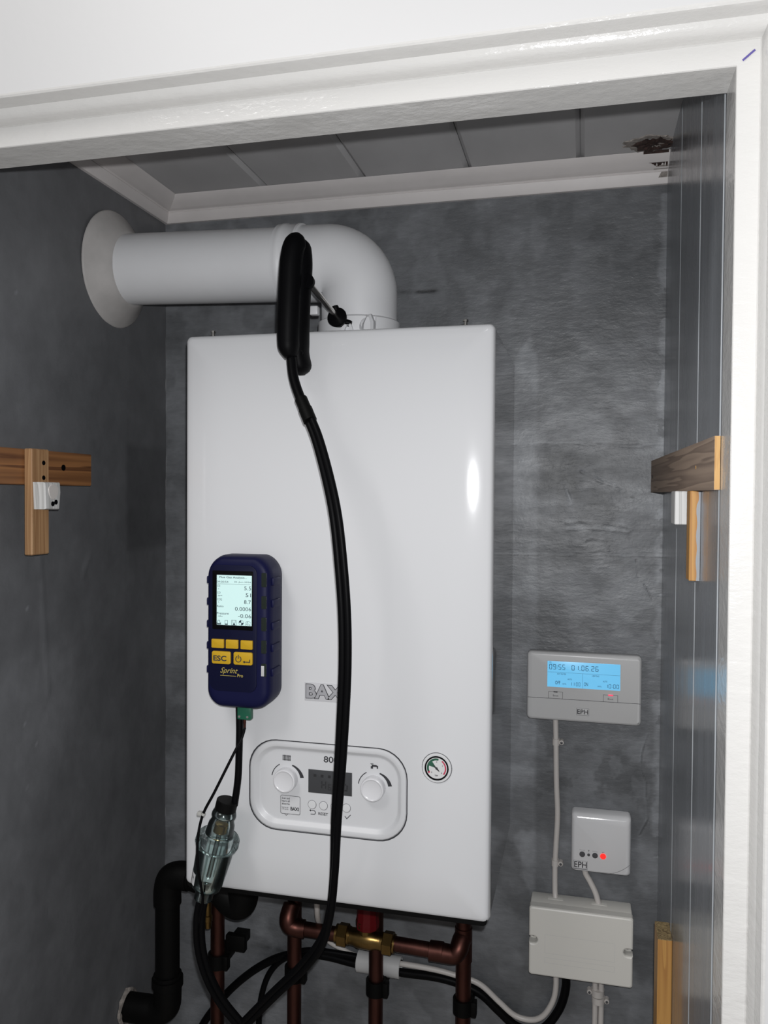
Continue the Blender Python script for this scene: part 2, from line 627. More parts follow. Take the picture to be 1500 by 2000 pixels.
def dpoly(X, Z, pts):
    d = np.full(X.shape, 9.0)
    for (ax, az), (bx, bz) in zip(pts[:-1], pts[1:]):
        vx, vz = bx - ax, bz - az
        t = np.clip(((X - ax) * vx + (Z - az) * vz) / (vx * vx + vz * vz + 1e-12), 0, 1)
        d = np.minimum(d, np.hypot(X - ax - t * vx, Z - az - t * vz))
    return d


def inside(X, Z, pts):
    ins = np.zeros(X.shape, bool)
    n = len(pts)
    for i in range(n):
        x1, z1 = pts[i]
        x2, z2 = pts[(i + 1) % n]
        c = ((z1 > Z) != (z2 > Z)) & (X < (x2 - x1) * (Z - z1) / (z2 - z1 + 1e-12) + x1)
        ins ^= c
    return ins


def soft(X, Z, pts, w):
    d = dpoly(X, Z, list(pts) + [pts[0]])
    s = np.where(inside(X, Z, pts), d, -d)
    return np.clip(s / w * 0.5 + 0.5, 0, 1)


def grid_wall(name, us, zs, place, stain_shade, relief, m):
    U, Z = np.meshgrid(us, zs)
    co = place(U, Z, relief)
    nu, nz = len(us), len(zs)
    vs = co.reshape(-1, 3)
    idx = np.arange(nu * nz).reshape(nz, nu)
    fs = np.stack([idx[:-1, :-1], idx[:-1, 1:], idx[1:, 1:], idx[1:, :-1]], -1).reshape(-1, 4)
    me = bpy.data.meshes.new(name)
    me.from_pydata(vs.tolist(), [], fs.tolist())
    a = me.attributes.new('stain_shade', 'FLOAT_COLOR', 'POINT')
    s = stain_shade.reshape(-1)
    a.data.foreach_set('color', np.stack([s, s, s, np.ones_like(s)], -1).astype(np.float32).ravel())
    me.shade_smooth()
    me.materials.append(M[m])
    o = link(bpy.data.objects.new(name, me))
    o['kind'] = 'structure'
    ORG[o.name] = Vector((0, 0, 0))
    return o


# ---- back wall, with old board joints, plaster scars, a lighter strip beside the boiler
us = np.concatenate([np.arange(XL, 0.385, 0.008), np.arange(0.385, XR + 0.0125, 0.0017)])
zs = np.concatenate([np.arange(ZF, -0.26, 0.02), np.arange(-0.26, 0.985, 0.0019)])
U, Z = np.meshgrid(us, zs)
wob = (fbm(U * 60, Z * 60, 3) - 0.5) * 0.006
st = np.ones_like(U)
st *= 1 + 0.42 * soft(U + 1.5 * wob, Z + 4 * wob, [(0.36, 0.7008), (0.3894, 0.7008), (0.4115, 0.7378), (0.423, 0.7035), (0.427, 0.2492), (0.4264, 0.0961), (0.428, -0.0576), (0.4241, -0.1199), (0.3965, -0.0148), (0.36, 0.0)], 0.003)
st *= 1 - 0.45 * soft(U + 2 * wob, Z + 2 * wob, [(0.4280, 0.5715), (0.4759, 0.575), (0.5051, 0.5525), (0.4839, 0.5078), (0.4251, 0.4999)], 0.012)
st *= 1 - 0.22 * soft(U + 3 * wob, Z + wob, [(0.47, 0.53), (0.53, 0.54), (0.545, 0.50), (0.53, 0.47), (0.48, 0.475)], 0.015)
st *= 1 + 0.35 * soft(U + 3 * wob, Z + 3 * wob, [(0.545, 0.49), (0.60, 0.50), (0.602, 0.42), (0.55, 0.42)], 0.02)
st *= 1 + 0.32 * soft(U + 4 * wob, Z + 4 * wob, [(0.44, 0.66), (0.60, 0.68), (0.602, 0.585), (0.47, 0.585)], 0.03)
st *= 1 - 0.24 * soft(U + 4 * wob, Z + 4 * wob, [(0.46, 0.90), (0.60, 0.88), (0.59, 0.72), (0.47, 0.74)], 0.05)
st *= 1 - 0.20 * soft(U, Z, [(0.43, 0.16), (0.602, 0.16), (0.602, 0.05), (0.43, 0.05)], 0.06)
edge = np.clip((U - 0.590 + 2.2 * wob) / 0.006, 0, 1) * (Z > -0.02) * (Z < 0.93)
st *= 1 + 0.55 * edge * (fbm(U * 25, Z * 25, 31) > 0.45)
rl = (fbm(U * 22, Z * 22, 5) - 0.5) * 0.0016
CR = {'A': [(0.4872, 0.5376), (0.4982, 0.5302), (0.5112, 0.5243), (0.527, 0.5191), (0.5393, 0.5103)],
      'B': [(0.4656, 0.5159), (0.4679, 0.5039), (0.4754, 0.4912)],
      'C': [(0.4662, 0.4611), (0.4917, 0.463), (0.5206, 0.4619), (0.5456, 0.4593), (0.5605, 0.4529), (0.5549, 0.4491), (0.5207, 0.453), (0.47, 0.4521)],
      'D': [(0.5444, 0.4985), (0.5627, 0.5008), (0.5802, 0.5068), (0.6045, 0.5084)],
      'E': [(0.5653, 0.4102), (0.567, 0.3866), (0.5749, 0.3773), (0.5799, 0.3708), (0.5878, 0.3542)],
      'F': [(0.5854, 0.1575), (0.5773, 0.1316), (0.5762, 0.1054), (0.5835, 0.0875), (0.5852, 0.0653), (0.587, 0.0357), (0.576, 0.0122)],
      'G': [(0.4848, 0.4329), (0.5028, 0.4393), (0.5209, 0.4366), (0.5268, 0.4226), (0.5067, 0.4199), (0.4813, 0.4178)],
      'J1': [(0.3611, 0.5744), (0.4317, 0.5769), (0.5192, 0.5776), (0.5689, 0.5713), (0.6036, 0.5755)],
      'J2': [(0.3626, 0.4127), (0.463, 0.4136), (0.5211, 0.4136), (0.6044, 0.4149)],
      'K': [(0.2094, 0.8115), (0.2414, 0.8106), (0.2707, 0.8106)],
      'L': [(-0.0182, -0.2332), (0.0261, -0.2362)]}
for k, (wd, dk, lt, hgt) in {'A': (0.0018, 0.35, 0.55, 0.0010), 'B': (0.0022, 0.1, 0.8, 0.0010), 'C': (0.0012, 0.35, 0.30, 0.0006), 'D': (0.0009, 0.40, 0.1, -0.0004), 'E': (0.0013, 0.50, 0.35, -0.0007),
                             'F': (0.0013, 0.40, 0.35, -0.0007), 'G': (0.0013, 0.30, 0.2, 0.0004), 'J1': (0.0012, 0.28, 0.30, -0.0004), 'J2': (0.0012, 0.28, 0.30, -0.0004), 'K': (0.003, 0.6, 0.0, -0.0003), 'L': (0.004, 0.3, 0.0, -0.0002)}.items():
    brk = 0.25 + 0.75 * np.clip((fbm(U * 90 + 9, Z * 90 + 9, 77) - 0.36) / 0.2, 0, 1)
    d = dpoly(U + wob * .5, Z + wob * .5, CR[k])
    g = np.exp(-(d / wd) ** 2) * brk
    d2 = dpoly(U + wob * .5 + .0008, Z + wob * .5 - .0018, CR[k])
    st *= (1 - min(.85, dk * 1.5) * g) * (1 + lt * 1.6 * np.exp(-(d2 / (wd * 1.5)) ** 2) * brk)  # lit upper lip and dark underside of each line painted into the colour
    rl -= g * hgt
# scraped filler between the two board joints
flr = soft(U + 5 * wob, Z + 5 * wob, [(0.462, 0.525), (0.50, 0.545), (0.535, 0.52), (0.55, 0.47), (0.525, 0.425), (0.475, 0.42), (0.458, 0.47)], 0.010)
st *= 1 + flr * (1.1 * (fbm(U * 55, Z * 75, 41) - 0.5) + 0.04)
st *= 1 - 0.30 * np.clip((fbm(U * 38 + 20, Z * 38 + 20, 61) - 0.58) / 0.06, 0, 1) * soft(U, Z, [(0.43, 0.14), (0.60, 0.14), (0.60, 0.05), (0.43, 0.05)], 0.03)
rl -= flr * (fbm(U * 40 + 5, Z * 60 + 5, 43) - 0.5) * 0.0012
step = np.clip((0.575 - Z + wob) / 0.002, 0, 1) * np.clip((Z - 0.4135 + wob) / 0.002, 0, 1)
rl += 0.0007 * step
grid_wall('wall_back', us, zs, lambda a, b, r: np.stack([a, YB + r, b], -1), st, rl, 'wall_back')

# ---- left wall
us = np.arange(-0.53, 0.004, 0.0045)
zs = np.concatenate([np.arange(ZF, -0.26, 0.02), np.arange(-0.26, 0.985, 0.0045)])
U, Z = np.meshgrid(us, zs)
wob = (fbm(U * 50 + 60, Z * 50 + 60, 13) - 0.5) * 0.008
st = np.ones_like(U)
st *= 1 - 0.30 * soft(U + wob * .3, Z + wob * .3, [(-0.118, 0.575), (0.02, 0.575), (0.02, 0.4135), (-0.118, 0.4135)], 0.006)
st *= 1 + 0.25 * soft(U + 3 * wob, Z + 3 * wob, [(-0.6, 0.72), (-0.32, 0.70), (-0.30, 0.58), (-0.6, 0.58)], 0.12)
st *= 1 + 0.25 * soft(U + 2 * wob, Z + 2 * wob, [(-0.6, 0.28), (-0.27, 0.30), (-0.24, 0.22), (-0.36, 0.06), (-0.40, -0.1), (-0.6, -0.1)], 0.02)
rl = (fbm(U * 14 + 30, Z * 14 + 30, 15) - 0.5) * 0.0022
spk = np.clip((vnoise(U * 220 + 200, Z * 160 + 300, 51) - 0.993) / 0.005, 0, 1)
st *= 1 + 0.7 * spk
d = dpoly(U + wob * .3, Z + wob * .3, [(-0.33, 0.47), (-0.318, 0.40), (-0.310, 0.30), (-0.305, 0.24)])
rl -= np.exp(-(d / 0.004) ** 2) * 0.0012
d = dpoly(U + wob * .3, Z + wob * .3, [(-0.21, 0.415), (-0.222, 0.40), (-0.228, 0.385)])
rl -= np.exp(-(d / 0.003) ** 2) * 0.0014
grid_wall('wall_left', us, zs, lambda a, b, r: np.stack([XL - r, a, b], -1), st, rl, 'wall_left')

# ---- right wall: backing with tongue-and-groove planks
wr = struct('wall_right', MB().box(XR + 0.011, XR + 0.05, -0.509, 0.03, ZF, 1.04), 'plank')


def plank_mb(y0, y1, x0, x1, z0, z1, c=0.0032):
    pr = [(x1, y1), (x0 + c, y1), (x0, y1 - c), (x0, y0 + c), (x0 + c, y0), (x1, y0)]
    return MB().loft([[(x, y, z0) for x, y in pr], [(x, y, z1) for x, y in pr]])


for y0, y1 in ((-0.1798, 0.0), (-0.3515, -0.1800), (-0.4918, -0.3517), (-0.5085, -0.4920)):
    pk = part('plank', plank_mb(y0, y1, XR, XR + 0.011, ZF, ZC + 0.004), 'plank', wr, smooth=0)
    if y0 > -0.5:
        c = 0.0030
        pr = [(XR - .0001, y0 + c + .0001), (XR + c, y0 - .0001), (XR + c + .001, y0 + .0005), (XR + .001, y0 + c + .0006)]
        part('pale_edge', MB().loft([[(x, y, ZF) for x, y in pr], [(x, y, ZC) for x, y in pr]]), 'plank_edge', pk, smooth=0)  # paler strip laid over the near bevel of each plank

# ---- ceiling of wide boards with V joints
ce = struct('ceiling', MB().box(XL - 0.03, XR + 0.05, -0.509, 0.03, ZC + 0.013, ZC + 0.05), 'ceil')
ex = [XL - 0.001, 0.0055, 0.1635, 0.3222, 0.4812, XR + 0.008]
for i in range(5):
    a, b = ex[i] + 0.0005, ex[i + 1] - 0.0005
    c = 0.0055
    pr = [(a, ZC + 0.012), (a, ZC + c), (a + c, ZC), (b - c, ZC), (b, ZC + c), (b, ZC + 0.012)]
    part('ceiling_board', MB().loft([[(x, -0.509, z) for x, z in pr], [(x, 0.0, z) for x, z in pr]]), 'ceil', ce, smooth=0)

# rotten, broken corner where the ceiling meets the cladding
def ragged(cx, cy, rx, ry, n, seed, jag=0.3):
    r = random.Random(seed)
    return [(cx + rx * math.cos(2 * PI * i / n) * (1 + jag * (r.random() - .6)), cy + ry * math.sin(2 * PI * i / n) * (1 + jag * (r.random() - .6))) for i in range(n)]


def patch(pts, z0, dz, seed):
    r = random.Random(seed)
    cx = sum(p[0] for p in pts) / len(pts)
    cy = sum(p[1] for p in pts) / len(pts)
    loops = []
    for s, dzz in ((1.0, 0.0008), (0.96, -dz * .6), (0.7, -dz), (0.4, dz * .5), (0.15, dz * .3)):
        loops.append([(cx + (x - cx) * s, cy + (y - cy) * s, z0 + dzz + (r.random() - .5) * dz * .6) for x, y in pts])
    return MB().loft(loops)


part('broken_plaster', patch(ragged(0.5725, -0.064, 0.032, 0.027, 34, 4, .5), ZC - 0.0005, 0.0014, 2), 'plaster', ce, label='ragged pale broken plaster edge')
part('rotten_hole', patch(ragged(0.5775, -0.060, 0.027, 0.021, 34, 9, .55), ZC - 0.0016, 0.0022, 5), 'soil', ce, label='dark brown rotten hole in the ceiling corner')

# ---- coving (trim) along the back and left walls, mitred in the corner
cp = [(0, 0.9425), (0.005, 0.9425), (0.0062, 0.9440), (0.0108, 0.9572), (0.0100, 0.9586), (0.0118, 0.9603), (0.0150, 0.9612), (0.0185, 0.9632), (0.0255, 0.9672), (0.0325, 0.9728), (0.0362, 0.9772), (0, 0.9772)]
tb = struct('trim_1', MB().loft([[(XL + p, -p, z) for p, z in cp], [(XR, -p, z) for p, z in cp]]), 'cove', smooth=20, label='painted coving along the back wall')
struct('trim_2', MB().loft([[(XL + p, -p, z) for p, z in cp], [(XL + p, -0.509, z) for p, z in cp]]), 'cove', smooth=20, label='painted coving along the left wall')
rot = MB()
r_ = random.Random(3)


def cove_pt(x, f):
    return (x, -(0.0362 + (0.0190 - 0.0362) * f) - .0008, 0.9772 + (0.9634 - 0.9772) * f - .0003)


vs, fs = [], []
for k in range(22):
    x = 0.5660 + k * 0.0016
    f = (0.30 + 0.65 * min(1, k / 9)) * (0.70 + 0.5 * r_.random())
    vs += [cove_pt(x, -0.02), cove_pt(x + (r_.random() - .5) * .001, min(f, 1.15))]
for k in range(21):
    fs.append((2 * k, 2 * k + 1, 2 * k + 3, 2 * k + 2))
rot.add(vs, fs)
part('rotten_edge', rot, 'soil', tb, label='dark rotten patch on the coving')
pb = MB()
for x0, x1, p0, z0, p1, z1 in ((0.581, 0.6005, 0.0122, 0.9603, 0.0188, 0.9634), (0.588, 0.6005, 0.0086, 0.9500, 0.0112, 0.9570)):
    pb.add([(x0, -p0 - .0005, z0), (x1, -p0 - .0005, z0), (x1, -p1 - .0005, z1), (x0 + .004, -p1 - .0005, z1)], [(0, 1, 2, 3)])
part('bare_patch', pb, 'plaster', tb, label='bare brown patch where the paint is missing')

# ---- door lining and moulded architrave around the cupboard opening
HZ = 0.829
XJ, XJL = 0.600, -0.182
# (outwards from the head, outwards from the jamb, y of the head, y of the jamb)
prof = [(0, 0, -0.506, -0.506), (0, 0, -0.5478, -0.5478), (0.0006, 0.0006, -0.5487, -0.5487), (0.0014, 0.0014, -0.549, -0.549), (0.0182, 0.0166, -0.5492, -0.5492), (0.0194, 0.0176, -0.5486, -0.5486), (0.0198, 0.0179, -0.5498, -0.5498),
        (0.0203, 0.0182, -0.5540, -0.5540), (0.0214, 0.0188, -0.5580, -0.5580), (0.0233, 0.0194, -0.5606, -0.5606), (0.0260, 0.0200, -0.5622, -0.5622), (0.0290, 0.0206, -0.5632, -0.5632), (0.0294, 0.0207, -0.5652, -0.5652), (0.0302, 0.0211, -0.5700, -0.5700), (0.0307, 0.0216, -0.5738, -0.5738), (0.0315, 0.0222, -0.5761, -0.5761), (0.0330, 0.0233, -0.5772, -0.5772), (0.0345, 0.0250, -0.5774, -0.5774), (0.0345, 0.0250, -0.506, -0.506)]
struct('trim_3', MB().loft([[(XJL - b, y, HZ + a) for a, b, y, yj in prof], [(XJ + b, y, HZ + a) for a, b, y, yj in prof]]), 'frame', smooth=25, label='white moulded head of the door frame')
struct('trim_4', MB().loft([[(XJ + b, yj, ZF) for a, b, y, yj in prof], [(XJ + b, yj, HZ + a) for a, b, y, yj in prof]]), 'frame', smooth=25, label='white moulded right side of the door frame')
struct('trim_5', MB().loft([[(XJL - b, yj, ZF) for a, b, y, yj in prof], [(XJL - b, yj, HZ + a) for a, b, y, yj in prof]]), 'frame', smooth=25, label='white moulded left side of the door frame')
fwm = MB()
fwm.box(-1.3, 1.6, -0.5770, -0.480, HZ + 0.0335, 1.75)
fwm.box(XJ + 0.0240, 1.6, -0.5770, -0.480, ZF, HZ + 0.0335)
fwm.box(-1.3, XJL - 0.0240, -0.5770, -0.480, ZF, HZ + 0.0335)
struct('wall_front', fwm, 'front_wall', smooth=0, label='white wall around the cupboard opening')
struct('floor', MB().box(-1.3, 1.6, -2.4, 0.05, ZF - 0.05, ZF), 'floor', smooth=0)
pm = MB()
stroke(pm, [(0.6045, HZ + 0.0035), (0.6125, HZ + 0.0100)], 0.0016, -0.5497)
part('pen_mark', pm, 'penmark', bpy.data.objects['trim_3'], smooth=0, label='short purple pen line by the mitre')

# ================================================================ THE BOILER
F = -0.285
BW, BH = 0.390, 0.700
b = thing('gas_boiler', (0.195, -0.14, 0.0), 'large white wall-hung gas boiler with control panel and pressure gauge', 'boiler')
PX0, PX1, PZ0, PZ1, PR = 0.0915, 0.2922, 0.0868, 0.1985, 0.036
N = 8
lp = []
for ins, y, r in ((0, -0.002, 0.007), (0, -0.270, 0.007), (0.0003, -0.2735, 0.007), (0.0013, -0.2765, 0.0065), (0.003, -0.2786, 0.006), (0.006, -0.2798, 0.006), (0.012, -0.2810, 0.006), (0.020, -0.2824, 0.006), (0.030, -0.2838, 0.006), (0.040, -0.2847, 0.006), (0.052, -0.2850, 0.006), (0.060, -0.2850, 0.006)):
    lp.append(rrect(ins, BW - ins, ins, BH - ins, r, y, N))
lp.append(rrect(PX0, PX1, PZ0, PZ1, PR, -0.2850, N))
lp.append(rrect(PX0, PX1, PZ0, PZ1, PR, -0.2780, N))
casing = part('casing', MB().loft(lp[1:], False, True), 'boiler', b, smooth=40)
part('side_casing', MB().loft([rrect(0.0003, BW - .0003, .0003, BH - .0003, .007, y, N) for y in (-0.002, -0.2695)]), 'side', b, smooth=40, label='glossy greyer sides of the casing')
# dark gap, seal along the bottom edge and underside plate
part('bottom_seal', MB().loft([rrect(0.003, BW - .003, -0.0035, 0.02, .006, -0.2775, 6), rrect(0.003, BW - .003, -0.0035, 0.02, .006, -0.02, 6)]), 'black_matt', b)
part('bottom_tray', MB().add([(0.048, -0.245, -0.0036), (0.155, -0.245, -0.0036), (0.155, -0.245, -0.009), (0.048, -0.245, -0.009), (0.048, -0.19, -0.0036), (0.155, -0.19, -0.0036), (0.155, -0.19, -0.009), (0.048, -0.19, -0.009)],
     [(0, 1, 2, 3), (4, 5, 6, 7), (3, 2, 6, 7), (0, 3, 7, 4), (1, 2, 6, 5)]), 'white_plastic', b, smooth=0)
for sx in (0.0302, 0.3535):
    part('hanging_screw', MB().lathe((sx, -0.262, 0.6995), (0, 0, 1), [(0, .0022), (0.006, .0022), (0.0062, .0034), (0.0085, .0034), (0.0092, .002)], 12), 'chrome', b)
part('rear_bracket', MB().loft([[(0.245 + 0.045 * t, -0.03, 0.7 + 0.012 * math.sin(PI * t)) for t in [k / 10 for k in range(11)]], [(0.245 + 0.045 * t, -0.015, 0.7 + 0.012 * math.sin(PI * t)) for t in [k / 10 for k in range(11)]]]), 'flue', b)

# control panel set into the casing
i0 = 0.0010
pl = []
for ins, y in ((i0, -0.2780), (i0, -0.2846), (i0 + .0010, -0.2858), (i0 + .0025, -0.2862), (i0 + .0060, -0.2861), (i0 + .0072, -0.2855), (i0 + .0105, -0.2812), (i0 + .0118, -0.2806), (i0 + .0130, -0.2805)):
    pl.append(rrect(PX0 + ins, PX1 - ins, PZ0 + ins, PZ1 - ins, PR - ins * .8, y, N))
cpn = part('control_panel', MB().loft(pl), 'panel', b, smooth=30)
part('panel_gap', MB().loft([rrect(PX0 - .0004, PX1 + .0004, PZ0 - .0004, PZ1 + .0004, PR, -0.2853, N), rrect(PX0 + .0007, PX1 - .0007, PZ0 + .0007, PZ1 - .0007, PR, -0.2853, N)], False, False), 'ink', b, smooth=0)
PY = -0.2809
KN = ((0.1390, 0.1497), (0.2502, 0.1494))
for k, (kx, kz) in enumerate(KN):
    kn = part('dial_knob', MB().lathe((kx, -0.2805, kz), (0, -1, 0), [(0, .0146), (.006, .0146), (.0095, .0143), (.0105, .0138), (.0110, .0125), (.0105, .0118), (.0098, .0105), (.0098, .0)], 48), 'knob', cpn)
    a = arc_mb(kx, kz, .0190, .0200, 172, 118, PY)
    a.add(*(lambda q: (q.v, q.f))(arc_mb(kx, kz, .0178, .0226, 68, 8, PY, 20, (.35, 1.0))))
    part('dial_arc', a, 'ink', cpn, smooth=0)
ic = MB()
for k in range(6):
    quad(ic, 0.1337 + k * .0018, 0.1337 + k * .0018 + .0010, 0.1722, 0.1792, PY)
quad(ic, 0.1335, 0.1442, 0.1777, 0.1782, PY)
quad(ic, 0.1335, 0.1442, 0.1731, 0.1736, PY)
part('radiator_symbol', ic, 'ink', cpn, smooth=0)
ic = MB()
quad(ic, 0.2462, 0.2490, 0.1718, 0.1748, PY)
quad(ic, 0.2475, 0.2535, 0.1742, 0.1766, PY)
quad(ic, 0.2535, 0.2552, 0.1722, 0.1758, PY)
quad(ic, 0.2457, 0.2495, 0.1772, 0.1780, PY)
quad(ic, 0.2472, 0.2480, 0.1762, 0.1775, PY)
part('tap_symbol', ic, 'ink', cpn, smooth=0)
part('model_number', text_mb('800', 0.1868, 0.1742, 0.0078, PY, bold=.012, width=.0185), 'ink', cpn, smooth=0)
dsp = part('display', plate(0.1672, 0.2228, 0.1356, 0.1642, .0003, -0.2800, -0.2811, .0002), 'lcd_grey', cpn)
DY = -0.28125
part('segments', seg_mb('H', 0.184, 0.1405, .0120, DY, .0062), 'lcd_seg', dsp, smooth=0)
part('segments', seg_mb('o', 0.2095, 0.1412, .0160, DY, .0082), 'lcd_seg', dsp, smooth=0)
part('segments', seg_mb('6', 0.1925, 0.1405, .0072, DY, .004), 'lcd_seg', dsp, smooth=0)
si = MB()
for sx in (0.174, 0.1832, 0.1925):
    quad(si, sx, sx + .0035, 0.1555, 0.1588, DY)
part('segments', si, 'lcd_seg', dsp, smooth=0)
for bx in (0.1722, 0.1868, 0.2014, 0.2160):
    bt = part('push_button', MB().lathe((bx, -0.2803, 0.1208), (0, -1, 0), [(0, .0050), (.0010, .0050), (.0014, .0046), (.0015, .0)], 28), 'white_plastic', cpn)
    part('button_gap', arc_mb(bx, 0.1208, .0050, .0055, 0, 360, PY, 28), 'ink_mid', bt, smooth=0)
ar = MB()
stroke(ar, [(0.1700, 0.1135), (0.1745, 0.1135)] + [(0.1745 + .0020 * math.sin(t), 0.1112 + .0023 * math.cos(t)) for t in [k * PI / 8 for k in range(9)]] + [(0.1705, 0.1089)], .0008, PY)
ar.add([(0.1686, PY, 0.1135), (0.1706, PY, 0.1150), (0.1706, PY, 0.1120)], [(0, 1, 2)])
part('return_symbol', ar, 'ink', cpn, smooth=0)
part('reset_lettering', text_mb('RESET', 0.1802, 0.1089, 0.0034, PY, bold=.012, width=.0125), 'ink', cpn, smooth=0)
part('tick_symbol', stroke(MB(), [(0.2142, 0.1106), (0.2165, 0.1078), (0.2212, 0.1128)], .0008, PY), 'ink', cpn, smooth=0)
bub = MB()
o1 = [(x, z) for x, y, z in rrect(0.1312, 0.1566, 0.1062, 0.1288, .0018, 0, 4)]
stroke(bub, o1[:5] and (o1 + [o1[0]]), .0005, PY)
stroke(bub, [(0.1362, 0.1062), (0.1386, 0.1040), (0.1410, 0.1062)], .0005, PY)
sp = part('speech_label', bub, 'ink', cpn, smooth=0, label='speech bubble outline printed on the panel')
for s, z in (('Scan and', 0.1242), ('learn all', 0.1208), ('about me', 0.1174)):
    part('lettering', text_mb(s, 0.1328, z, .0024, PY, bold=.012, width=.0102), 'ink', sp, smooth=0)
for s, z in (('baxi.co.uk', 0.1132), ('self guide', 0.1108)):
    part('lettering', text_mb(s, 0.1328, z, .0018, PY, width=.0086), 'ink', sp, smooth=0)
part('lettering', text_mb('BAXI', 0.1442, 0.1108, .0044, PY, bold=.03, width=.0108), 'ink', sp, smooth=0)

# name badge
bd = part('name_badge', plate(0.1636, 0.2185, 0.2500, 0.2722, .0004, -0.2846, -0.2858, .0003), 'badge', b)
part('badge_letters', text_mb('BAXI', 0.1655, 0.2532, .0170, -0.28605, bold=.03, width=.0505), 'badge_dark', bd, smooth=0)
part('badge_outline', text_mb('BAXI', 0.16480, 0.25255, .0183, -0.28590, bold=.065, width=.0521), 'ink', bd, smooth=0)

# pressure gauge
GX, GZ = 0.3275, 0.1812
g = part('pressure_gauge', MB().lathe((GX, -0.2849, GZ), (0, -1, 0), [(0, .0174), (.0012, .0174), (.0020, .0168), (.0022, .0150), (.0016, .0138), (.0016, .0)], 48), 'white_plastic', b)
part('gauge_gap', arc_mb(GX, GZ, .0174, .0180, 0, 360, -0.28525, 48), 'ink', g, smooth=0)
part('gauge_bezel', MB().lathe((GX, -0.2862, GZ), (0, -1, 0), [(0, .0142), (.0016, .0142), (.0022, .0138), (.0022, .0130), (.0008, .0124), (.0006, .0124)], 48, True, False), 'black', g)
dl = part('gauge_dial', MB().lathe((GX, -0.2866, GZ), (0, -1, 0), [(0, .0127), (.0003, .0127)], 40), 'dial', g)
gy = -0.28700
part('green_arc', arc_mb(GX, GZ, .0092, .0116, 205, 78, gy, 24), 'dial_green', dl, smooth=0)
part('red_arc', arc_mb(GX, GZ, .0098, .0114, 55, -40, gy, 24), 'dial_red', dl, smooth=0)
part('red_mark', arc_mb(GX, GZ, .0092, .0116, 215, 203, gy, 6), 'dial_red', dl, smooth=0)
part('green_sector', MB().add([(GX, gy, GZ)] + [(GX + .0092 * math.cos(t), gy, GZ + .0092 * math.sin(t)) for t in [math.radians(165 - 5 * k) for k in range(9)]], [tuple(range(10))]), 'dial_green', dl, smooth=0)
gt = MB()
for s, ang in (('0', 222), ('1', 155), ('2', 90), ('3', 25), ('4', -42)):
    a = math.radians(ang)
    q = text_mb(s, GX + .0078 * math.cos(a) - .0007, GZ + .0078 * math.sin(a) - .0010, .0020, gy - .0001)
    gt.add(q.v, q.f)
q = text_mb('bar', GX - .0019, GZ - .0093, .0021, gy - .0001, bold=.015)
gt.add(q.v, q.f)
part('dial_figures', gt, 'ink', dl, smooth=0)
nd = MB().add([(GX + .0075 * math.cos(math.radians(140)), gy - .0008, GZ + .0075 * math.sin(math.radians(140))), (GX - .0008, gy - .0008, GZ - .0008), (GX + .0030, gy - .0008, GZ - .0036), (GX + .0036, gy - .0008, GZ - .0030), (GX + .0008, gy - .0008, GZ + .0008)], [(0, 1, 2, 3, 4)])
q = MB().lathe((GX, gy, GZ), (0, -1, 0), [(0, .0013), (.0012, .0013), (.0013, 0)], 12)
nd.add(q.v, q.f)
part('needle', nd, 'ink', dl, smooth=0)

# ================================================================ THE FLUE
fx, fy = 0.1920, -0.150
fz0, fzL = 0.8175, 0.8275          # axis height at the bend and at the wall
t = thing('flue_pipe', (fx, fy, 0.70), 'white plastic flue elbow and pipe from boiler top to left wall', 'flue')
slope = Vector((XL - 0.13, 0, fzL - fz0)).normalized()
R = 0.0500
bc = Vector((fx - 0.046, fy, fz0 - 0.046))
path = [Vector((fx, fy, 0.728)), Vector((fx, fy, 0.745))]
for k in range(0, 15):
    a = (PI / 2 + 0.032) * k / 14
    path.append(bc + Vector((0.046 * math.cos(a), 0, 0.046 * math.sin(a))))
last = path[-1]
for d in (0.02, 0.035):
    path.append(last + slope * d)
part('elbow', MB().sweep(path, 0.0515, 48, ref=(0, 1, 0)), 'flue', t, smooth=50)
e0 = last + slope * 0.030
part('joint_band', MB().lathe(e0, slope, [(0, .0515), (.001, .0540), (.004, .0545), (.006, .0533), (.020, .0533), (.022, .0545), (.027, .0545), (.029, .0538), (.033, .0538), (.034, .0505)], 56), 'flue', t)
e1 = last + slope * 0.060
L = (XL + 0.001 - e1.x) / slope.x
part('pipe', MB().lathe(e1, slope, [(0, R), (L * .5, R), (L, R)], 64), 'flue', t, smooth=50)
wc = e1 + slope * L
part('wall_collar', MB().lathe(wc, -slope, [(0, .0830), (.0015, .0832), (.003, .0815), (.010, .0715), (.018, .0620), (.0245, .0545), (.0265, .0515), (.0268, .0495)], 64), 'rubber_seal', t, smooth=60, label='grey conical rubber sealing collar')
part('boiler_collar', MB().lathe((fx, fy, 0.6985), (0, 0, 1), [(0, .0590), (.012, .0590), (.013, .0560), (.034, .0555), (.0355, .0530), (.037, .0512)], 56), 'flue', t)


def surf(ang, z, r=.0555):
    return Vector((fx + r * math.sin(ang), fy - r * math.cos(ang), z))


